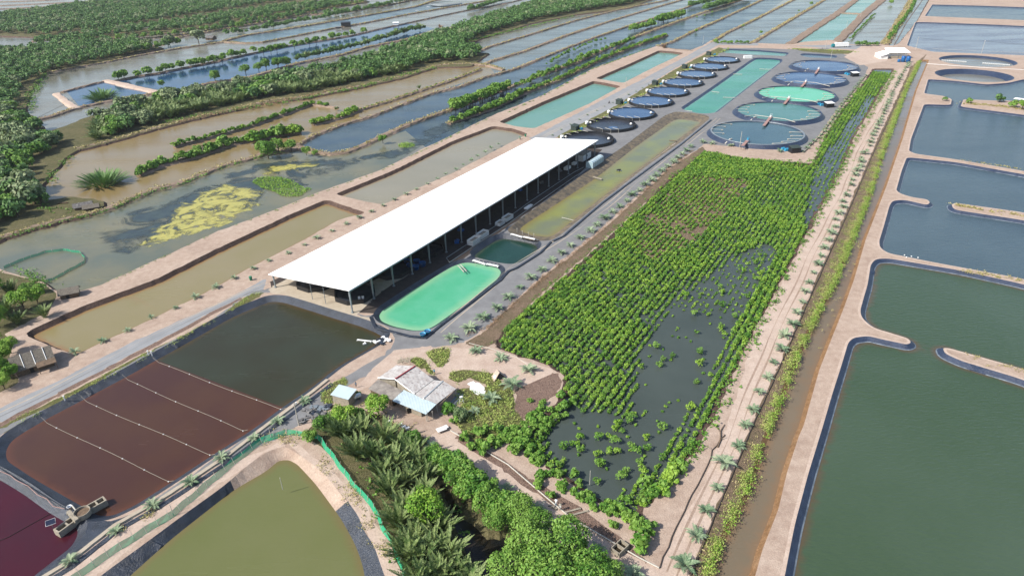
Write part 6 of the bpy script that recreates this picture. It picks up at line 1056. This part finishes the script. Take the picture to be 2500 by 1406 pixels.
for x, y, z in ((1066, 985, 2.45), (1112, 949, 2.45), (1088, 968, 2.45), (1040, 1010, 2.2), (1055, 1003, 2.3)):
    a, b = P(x, y, z); MB().tube([Vector((a, b, 0))-HO, Vector((a, b, z))-HO], 0.09, 6).build('post', 'pipe', hs)
m = MB(); m.box(tuple(Q(1000, 1002, 0.9)), (1.2, 0.1, 1.5), 0.4); m.build('door', 'dark', hs)
e = empty('tin_shed', G3(843, 980), -0.42, 'small pale shed with light blue tin roof', 'shed'); MB().box((0, 0, 1.3), (4.6, 3.0, 2.6)).build('wall', 'concrete', e); m = MB(); m.slab([(-2.6, -1.8, 2.62), (2.6, -1.8, 2.62), (2.6, 1.8, 3.2), (-2.6, 1.8, 3.2)], 0.07); m.build('roof', 'tin_new', e)
e = empty('steel_tank', G3(873, 975), 0.6, 'horizontal white cylinder tank beside the small tin shed', 'tank'); MB().tube([(-0.9, 0, 1.1), (0.9, 0, 1.1)], 0.55, 16).build('body', 'white', e); MB().box((-0.5, 0, 0.35), (0.15, 0.8, 0.7)).box((0.5, 0, 0.35), (0.15, 0.8, 0.7)).build('stand', 'steel', e)
for i, (x, y, s) in enumerate(((755, 1003, 1.6), (775, 1010, 1.3), (790, 1000, 1.2), (760, 1020, 1.5), (740, 1030, 1.2), (802, 993, 1.0), (768, 995, 0.9), (798, 1012, 1.1))):
    m = MB(); r2 = random.Random(i)
    for k in range(9): m.box((r2.uniform(-s, s), r2.uniform(-s, s)*0.6, 0.12+0.25*r2.random()), (r2.uniform(0.3, 1.3), r2.uniform(0.1, 0.8), r2.uniform(0.08, 0.4)), r2.random()*3)
    at(tag(m.build('junk_pile', ('debris', 'liner', 'steel', 'debris')[i % 4]), 'heap of sheet scrap in the rubbish pile between pond and tin shed', 'scrap', 'rubbish pile beside the maroon pond'), G3(x, y), 0)
e = empty('white_table', G3(1078, 1052), 0.5, 'white table top leaning on the path before the old house', 'table'); MB().box((0, 0, 0.6), (2.2, 1.4, 0.1)).box((1.2, 0.2, 0.62), (0.9, 1.1, 0.08)).build('top', 'white', e)
for sx in (-0.9, 0.9):
    for sy in (-0.55, 0.55): MB().box((sx, sy, 0.28), (0.08, 0.08, 0.56)).build('leg', 'steel', e)
for i, (x, y) in enumerate(((978, 1040), (986, 1045), (995, 1048), (950, 1032))): at(tag(MB().box((0, 0, 0.3), (0.9, 0.5, 0.5)).box((0, 0, 0.58), (0.95, 0.55, 0.06)).build('foam_box', 'white'), 'small white box in the line below the old house, %s from the left' % nth((2, 3, 4, 1)[i]), 'box', 'white boxes below the house'), G3(x, y), 0.5)
e = empty('log_stack', G3(1103, 990), FROT+0.1, 'bundle of long grey poles lying at the right end of the old house', 'poles'); m = MB(); [m.tube([(k*0.28-0.8, -4.5+0.2*k, 0.2+0.1*(k % 3)), (k*0.28-0.8, 4.5, 0.2+0.1*(k % 3))], 0.09, 5) for k in range(7)]; m.build('poles', 'steel', e)
e = empty('trestle', G3(1127, 985), 0.3, 'small white trestle by the stacked poles', 'trestle'); m = MB(); m.tube([(-0.6, 0, 0), (-0.2, 0, 1.8), (0.2, 0, 1.8), (0.6, 0, 0)], 0.07, 5).tube([(-0.5, 0, 0.7), (0.5, 0, 0.7)], 0.05, 4); m.build('frame', 'white', e); MB().box((0, 0, 1.95), (0.7, 0.5, 0.3)).build('seat', 'white', e)
e = empty('shelter', G3(1218, 922), 0.4, 'small dark triangular shelter on the bare soil', 'shelter'); m = MB(); m.add([(-1.7, -1.0, 0), (1.7, -1.0, 0), (0, -0.6, 2.0), (-1.7, 1.2, 0), (1.7, 1.2, 0), (0, 1.0, 2.0)], [(0, 2, 5, 3), (1, 4, 5, 2), (3, 5, 4)]); m.build('cover', 'sand', e); MB().add([(-1.6, -0.95, 0.01), (1.6, -0.95, 0.01), (0, -0.58, 1.9)], [(0, 1, 2)]).build('opening_shade', 'dark', e)  # dark sheet across the open front stands in for the shade inside
at(tag(MB().lathe([(0.02, 0), (0.5, 0.05), (0.55, 0.6), (0.35, 1.0), (0.02, 1.1)], 12).build('white_sack', 'white', None, True), 'white sack left of the dark triangular shelter', 'sack'), G3(1210, 925), 0)
tub(903, 968, 'small green basin in front of the old house', 'basins at the house', 0.45, 0.35, 'green_bin')
# float gear in the dark pond and heap at its corner
plank('long_float', (872, 829), (907, 833), 0.5, 0.15, 'white', 'long white float in the dark pond near its right corner', 'float', -1.0); at(tag(MB().box((0, 0, 0), (0.9, 0.5, 0.35)).box((0.2, 0.4, 0.1), (0.3, 0.6, 0.2)).build('buoy', 'white'), 'small white buoy under the long white float', 'buoy'), G3(890, 839, -1.0), 0.4)
for i, (x, y) in enumerate(((918, 838), (929, 833), (938, 829), (930, 841), (944, 833))):
    m = MB(); r2 = random.Random(50+i); [m.box((r2.uniform(-0.8, 0.8), r2.uniform(-0.5, 0.5), 0.3+0.3*r2.random()), (r2.uniform(0.4, 1.3), r2.uniform(0.2, 0.7), r2.uniform(0.1, 0.4)), r2.random()*3) for k in range(6)]; at(tag(m.build('gear_heap', 'white' if i % 2 == 0 else 'liner'), '%s net heap at the right corner of the dark pond, %s from left' % (('white', 'dark')[i % 2], nth(i+1)), 'nets', 'heaps at the corner of the dark pond'), G3(x, y), 0)
for i, (x, y) in enumerate(((613, 684), (1269, 341), (1283, 334))): 
    e = empty('bin', G3(x, y), 0.3, ('green bin beside the track left of the shed', 'yellowish bin at the far left end of the shed roof', 'pale green bin at the far left end of the shed roof')[i], 'bin'); MB().lathe([(0.02, 0), (0.4, 0), (0.52, 1.2), (0.02, 1.2)], 10).build('body', 'green_bin' if i != 1 else 'straw', e); MB().lathe([(0.56, 1.2), (0.5, 1.36), (0.02, 1.4)], 10).build('lid', 'green_bin', e)
for i, (x, y) in enumerate(((363, 866), (372, 868), (159, 977))): at(tag(MB().tube([(0, 0, 0), (0, 0, 1.3)], 0.14, 8).box((0, 0, 1.35), (0.35, 0.35, 0.1)).build('marker_post', 'white'), '%s short white marker post by the dark pond grass edge' % ('left one of a pair,', 'right one of a pair,', 'lone')[i], 'post'), G3(x, y), 0)
# --- thatched huts ----------------------------------------------------------------------------------------
def gable_hut(px, rz, L_, w_, hw, hr, lab, roofm='thatch', wallm='thatch_wall', name='thatched_hut', ov=0.5, z=0.0, strips=0, porch=False):
    e = empty(name, G3(*px, z), rz, lab, 'hut'); m = MB(); x, y = L_/2, w_/2
    m.add([(-x, -y, 0), (x, -y, 0), (x, y, 0), (-x, y, 0), (-x, -y, hw), (x, -y, hw), (x, y, hw), (-x, y, hw), (-x, 0, hr-0.1), (x, 0, hr-0.1)], [(0, 1, 5, 4), (2, 3, 7, 6), (1, 2, 6, 9, 5), (3, 0, 4, 8, 7)]); m.build('wall', wallm, e)
    k = (hr-hw)/y; yo = y+ov; zo = hr-k*yo
    for s_ in (-1, 1): 
        c = [(-x-ov, 0, hr), (x+ov, 0, hr), (x+ov, s_*yo, zo), (-x-ov, s_*yo, zo)]; MB().slab(c if s_ < 0 else c[::-1], 0.16).build('roof', roofm, e)
        for q in range(strips): xx = -x*0.5+q*x*0.6; MB().tube([(xx, s_*0.1, hr+0.05), (xx, s_*yo*0.9, hr-k*yo*0.9+0.05)], 0.09, 4).build('roof_strip', 'white', e)
    MB().box((-x*0.2, -y-0.02, hw*0.42), (0.9, 0.06, hw*0.8)).build('door', 'dark', e)
    if porch:
        MB().slab([(x*0.1, -y-2.4, hw*0.9), (x+0.6, -y-2.4, hw*0.9), (x+0.6, -y, hw*1.05), (x*0.1, -y, hw*1.05)], 0.1).build('porch_roof', 'wood', e)
        for xx in (x*0.15, x+0.4): MB().tube([(xx, -y-2.3, 0), (xx, -y-2.3, hw*0.9)], 0.08, 5).build('post', 'wood', e)
    return e
gable_hut((86, 893), 0.62-1.57+1.62, 8.4, 6.4, 2.3, 4.6, 'large grey thatched house with white strips on its roof', strips=3, porch=True, ov=0.6)
gable_hut((173, 722), 0.42, 5.0, 3.4, 1.9, 3.0, 'small thatched hut alone beside the long pink dike')
gable_hut((205, 508), 0.5, 6.5, 3.4, 1.5, 2.6, 'low grey thatched shelter beside the brown lake, left one', 'tin_dark', 'wood'); gable_hut((224, 511), 0.45, 5.4, 2.6, 1.4, 2.3, 'low grey-roofed shed right of the lakeside shelter', 'thatch', 'thatch_wall', 'lakeside_shed')
e = tag(MB().add([(-2.3, 0, 0.35), (-1.5, -0.5, 0.4), (1.5, -0.5, 0.4), (2.3, 0, 0.35), (1.5, 0.5, 0.4), (-1.5, 0.5, 0.4), (-1.8, 0, 0), (1.8, 0, 0), (-1.3, -0.35, 0.15), (1.3, -0.35, 0.15), (1.3, 0.35, 0.15), (-1.3, 0.35, 0.15)], [(0, 1, 6), (1, 2, 7, 6), (2, 3, 7), (3, 4, 7), (4, 5, 6, 7), (5, 0, 6), (0, 5, 11), (0, 11, 8), (0, 8, 1), (1, 8, 9, 2), (2, 9, 3), (3, 9, 10), (3, 10, 4), (4, 10, 11, 5), (8, 11, 10, 9)]).build('rowing_boat', 'wood'), 'small wooden boat lying on the mud left of the lakeside shelters', 'boat'); at(e, G3(154, 497), 0.15)
gable_hut((178, 112), 0.2, 8, 7, 1.2, 3.8, 'far dark conical thatched hut in the left marsh'); gable_hut((272, 107), 0.1, 6, 5, 2.0, 3.2, 'far white-roofed hut behind the woodland trees', 'white', 'wood', 'white_roofed_hut'); gable_hut((516, 98), -0.3, 9, 7, 2.6, 4.6, 'far thatched house near the corner of the lined pond', 'tin_dark', 'thatch_wall')
gable_hut((252, 28), 0.2, 7, 6, 2.2, 3.6, 'farthest blue-roofed hut among the trees at the top left', 'tin_new', 'wood', 'blue_roofed_hut'); hut((845, 64), 0.15, 11, 7, 4.0, 'wall_black', 'wall_black', 'far black tarpaulin hut on the lined pond dike', 'black_hut'); hut((826, 70), 0.4, 6, 3, 1.5, 'wall_black', 'debris', 'low dark lean-to left of the far black hut', 'black_hut')
e = empty('stilt_hut', G3(967, 66, W), 0.1, 'far white hut on stilts at the end of the blue pond', 'hut'); MB().box((0, 0, 3.2), (6.0, 4.0, 2.6)).build('wall', 'white', e); m = MB(); m.slab([(-3.6, -2.4, 4.6), (3.6, -2.4, 4.6), (3.6, 2.4, 5.1), (-3.6, 2.4, 5.1)], 0.12); m.build('roof', 'white_roof', e); MB().box((0, 0, 1.85), (6.6, 4.6, 0.15)).build('deck', 'wood', e)
for sx in (-2.8, 2.8):
    for sy in (-1.8, 1.8): MB().tube([(sx, sy, -0.5), (sx, sy, 1.9)], 0.12, 5).build('stilt', 'wood', e)
e = empty('round_tank', G3(1090, 11), 0, 'far large pale round tank at the top edge of the photo', 'tank'); MB().lathe([(24, 0), (23.6, 1.6), (23.2, 1.6), (23.2, 0.4)], 48).build('wall', 'steel', e); MB().disc(23.1, 1.1, 48).build('water', 'water_far_grey', e)
for i, (x, y) in enumerate(((1045, 18), (1018, 27))): at(tag(MB().box((0, 0, 0.2), (5, 0.5, 0.3)).box((0, 1.6, 0.2), (5, 0.5, 0.3)).box((0, 0.8, 0.5), (1.2, 1.2, 0.8)).build('paddle_float', 'white'), ('farther' if i == 0 else 'nearer')+' white paddle aerator in the far blue lined pond', 'aerator'), G3(x, y, W), 0.2)
for k, (p0, p1, nm_) in enumerate((((2298, 148), (2360, 152), 'left'), ((2398, 155), (2466, 160), 'right'))):
    A, B = Vector(G3(*p0, -1.5)), Vector(G3(*p1, -1.5)); e = empty('paddle_float', A, 0, '%s long paddle aerator shaft in the farther round basin' % nm_, 'aerator'); MB().tube([(0, 0, 0.3), (B-A)+Vector((0, 0, 0.3))], 0.07, 5).build('shaft', 'steel', e); m = MB()
    for i in range(14): p = (B-A)*((i+0.5)/14); m.box((p.x, p.y, 0.25), (0.5, 1.0, 0.5), 0.2)
    m.build('paddle_wheels', 'white', e)
plank('white_roof_sheet', (2478, 240), (2512, 245), 3.0, 0.3, 'white_roof', 'white sheet roof at the right photo edge beyond the grassy spit', 'roof', 2.0)
for i, (x, y) in enumerate(((2208, 624), (2225, 627), (2241, 630), (2213, 629))): at(tag(MB().lathe([(0.02, 0), (0.22, 0.08), (0.2, 0.3), (0.02, 0.36)], 8).build('white_can', 'white', None, True), 'small white can on the bank between two right ponds, %s from the left' % nth((1, 3, 4, 2)[i]), 'can', 'white cans on the right bank'), G3(x, y), 0)
# dead branches and logs
e = tag(MB().tube([(0, 0, 0.1), (0.4, 2.5, 0.25), (0.2, 5.5, 0.3), (0.9, 8.0, 0.2)], 0.22, 6, 0.08).tube([(0.3, 2.5, 0.25), (1.4, 3.6, 0.5)], 0.1, 5, 0.04).tube([(0.2, 5, 0.3), (-0.8, 6.2, 0.45)], 0.08, 5, 0.03).build('dead_branch', 'wood'), 'dead branch lying on the left edge of the pink road', 'branch'); at(e, G3(1752, 1092), -0.35)
m = MB(); r2 = random.Random(4)
for k in range(16): a = r2.random()*3.1; m.tube([(r2.uniform(-2, 2), r2.uniform(-1, 1), 0.1), (r2.uniform(-2, 2)+1.5*math.cos(a), r2.uniform(-1, 1)+1.5*math.sin(a), 0.3+0.7*r2.random())], 0.07, 4, 0.03)
at(tag(m.build('branch_heap', 'straw'), 'heap of pale cut branches behind the old house roof', 'branches'), G3(985, 884), 0)
# --- no more than about 300 single objects of one kind: merge the smallest-showing rest -----------------------
def merge_rest(prefix, cap, label, cat):
    its = [o for o in COL.objects if o.parent is None and o.type == 'EMPTY' and o.name.split('.')[0] == prefix]
    its.sort(key=lambda o: (o.location.x**2+o.location.y**2)**0.5/max(o.scale.x, 0.1)); rest_ = its[cap:]
    if not rest_: return
    bym = {}
    for o in rest_:
        M_ = np.array(Matrix.LocRotScale(o.location, o.rotation_euler, o.scale))
        for ch in o.children:
            if ch.name.split('.')[0] in ('crown', 'frond_cluster'):
                me = ch.data; co = np.empty(len(me.vertices)*3, np.float32); me.vertices.foreach_get('co', co); co = co.reshape(-1, 3)@M_[:3, :3].T+M_[:3, 3]; bym.setdefault(me.materials[0].name, []).append(co)
        for ch in list(o.children): bpy.data.objects.remove(ch)
        bpy.data.objects.remove(o)
    names = list(bym); big = np.concatenate([np.concatenate(bym[n]) for n in names]); me = quads_mesh(prefix, big); ob = link(prefix, me, names); idx = np.concatenate([np.full(sum(len(c) for c in bym[n])//4, i, np.int32) for i, n in enumerate(names)]); me.polygons.foreach_set('material_index', idx); tag(ob, label, cat, kind='stuff')
merge_rest('bush', 290, 'smaller far bushes scattered along the dikes', 'bushes'); merge_rest('mangrove_tree', 290, 'smaller far mangrove trees along dikes and lake edges', 'trees')
# --- thin far haze -------------------------------------------------------------------------------------------
hz = MB().box((0, 2500, 57), (7000, 7000, 124)).build('haze', 'white'); hz.data.materials.clear(); hm = bpy.data.materials.new('haze'); hm.use_nodes = True; hn = hm.node_tree; hn.nodes.remove(hn.nodes['Principled BSDF'])
pv = hn.nodes.new('ShaderNodeVolumePrincipled'); pv.inputs['Color'].default_value = (0.86, 0.92, 1.0, 1); pv.inputs['Density'].default_value = 0.00005; pv.inputs['Anisotropy'].default_value = 0.2; hn.links.new(pv.outputs[0], hn.nodes['Material Output'].inputs['Volume'])
hz.data.materials.append(hm); hz['kind'] = 'stuff'; tag(hz, 'thin pale haze over the far ponds', 'haze')
# wheel ruts worn into the roads
def rut(px, w_, mat, off):
    p = resample(PL(px), 2.5, False, 0); t = np.gradient(p, axis=0); t /= np.hypot(t[:, 0], t[:, 1])[:, None]; nn = np.c_[-t[:, 1], t[:, 0]]; n = len(p); vs = []; m_ = 0.3*np.sin(np.arange(n)*0.13)+0.2*np.sin(np.arange(n)*0.37)
    for i in range(n):
        for o in (-1, 1): q = p[i]+nn[i]*(off+m_[i]+o*w_/2*(0.6+0.4*math.sin(i*0.31))); vs.append((q[0], q[1], 0.012))
    tag(MB().add(vs, [(i*2, i*2+2, i*2+3, i*2+1)[::-1] for i in range(n-1)]).build('wheel_rut', mat), kind='structure')
for off in (-0.9, 0.9):
    rut([(-60, 1040), (90, 972), (222, 902), (355, 832), (520, 752), (600, 712), (650, 690)], 0.45, 'slab' if off > 0 else 'gravel', off); rut([(1320, 338), (1480, 256), (1662, 152), (1745, 106)], 0.5, 'slab', off)
    rut([(1640, 1400), (1705, 1262), (1790, 1075), (1880, 830), (1960, 670), (2045, 500), (2110, 350), (2205, 172)], 0.5, 'track_wear', off)
    rut([(1075, 812), (1160, 742), (1260, 655), (1350, 600), (1480, 510), (1600, 410), (1700, 335), (1760, 290)], 0.4, 'slab', off*1.2+1)
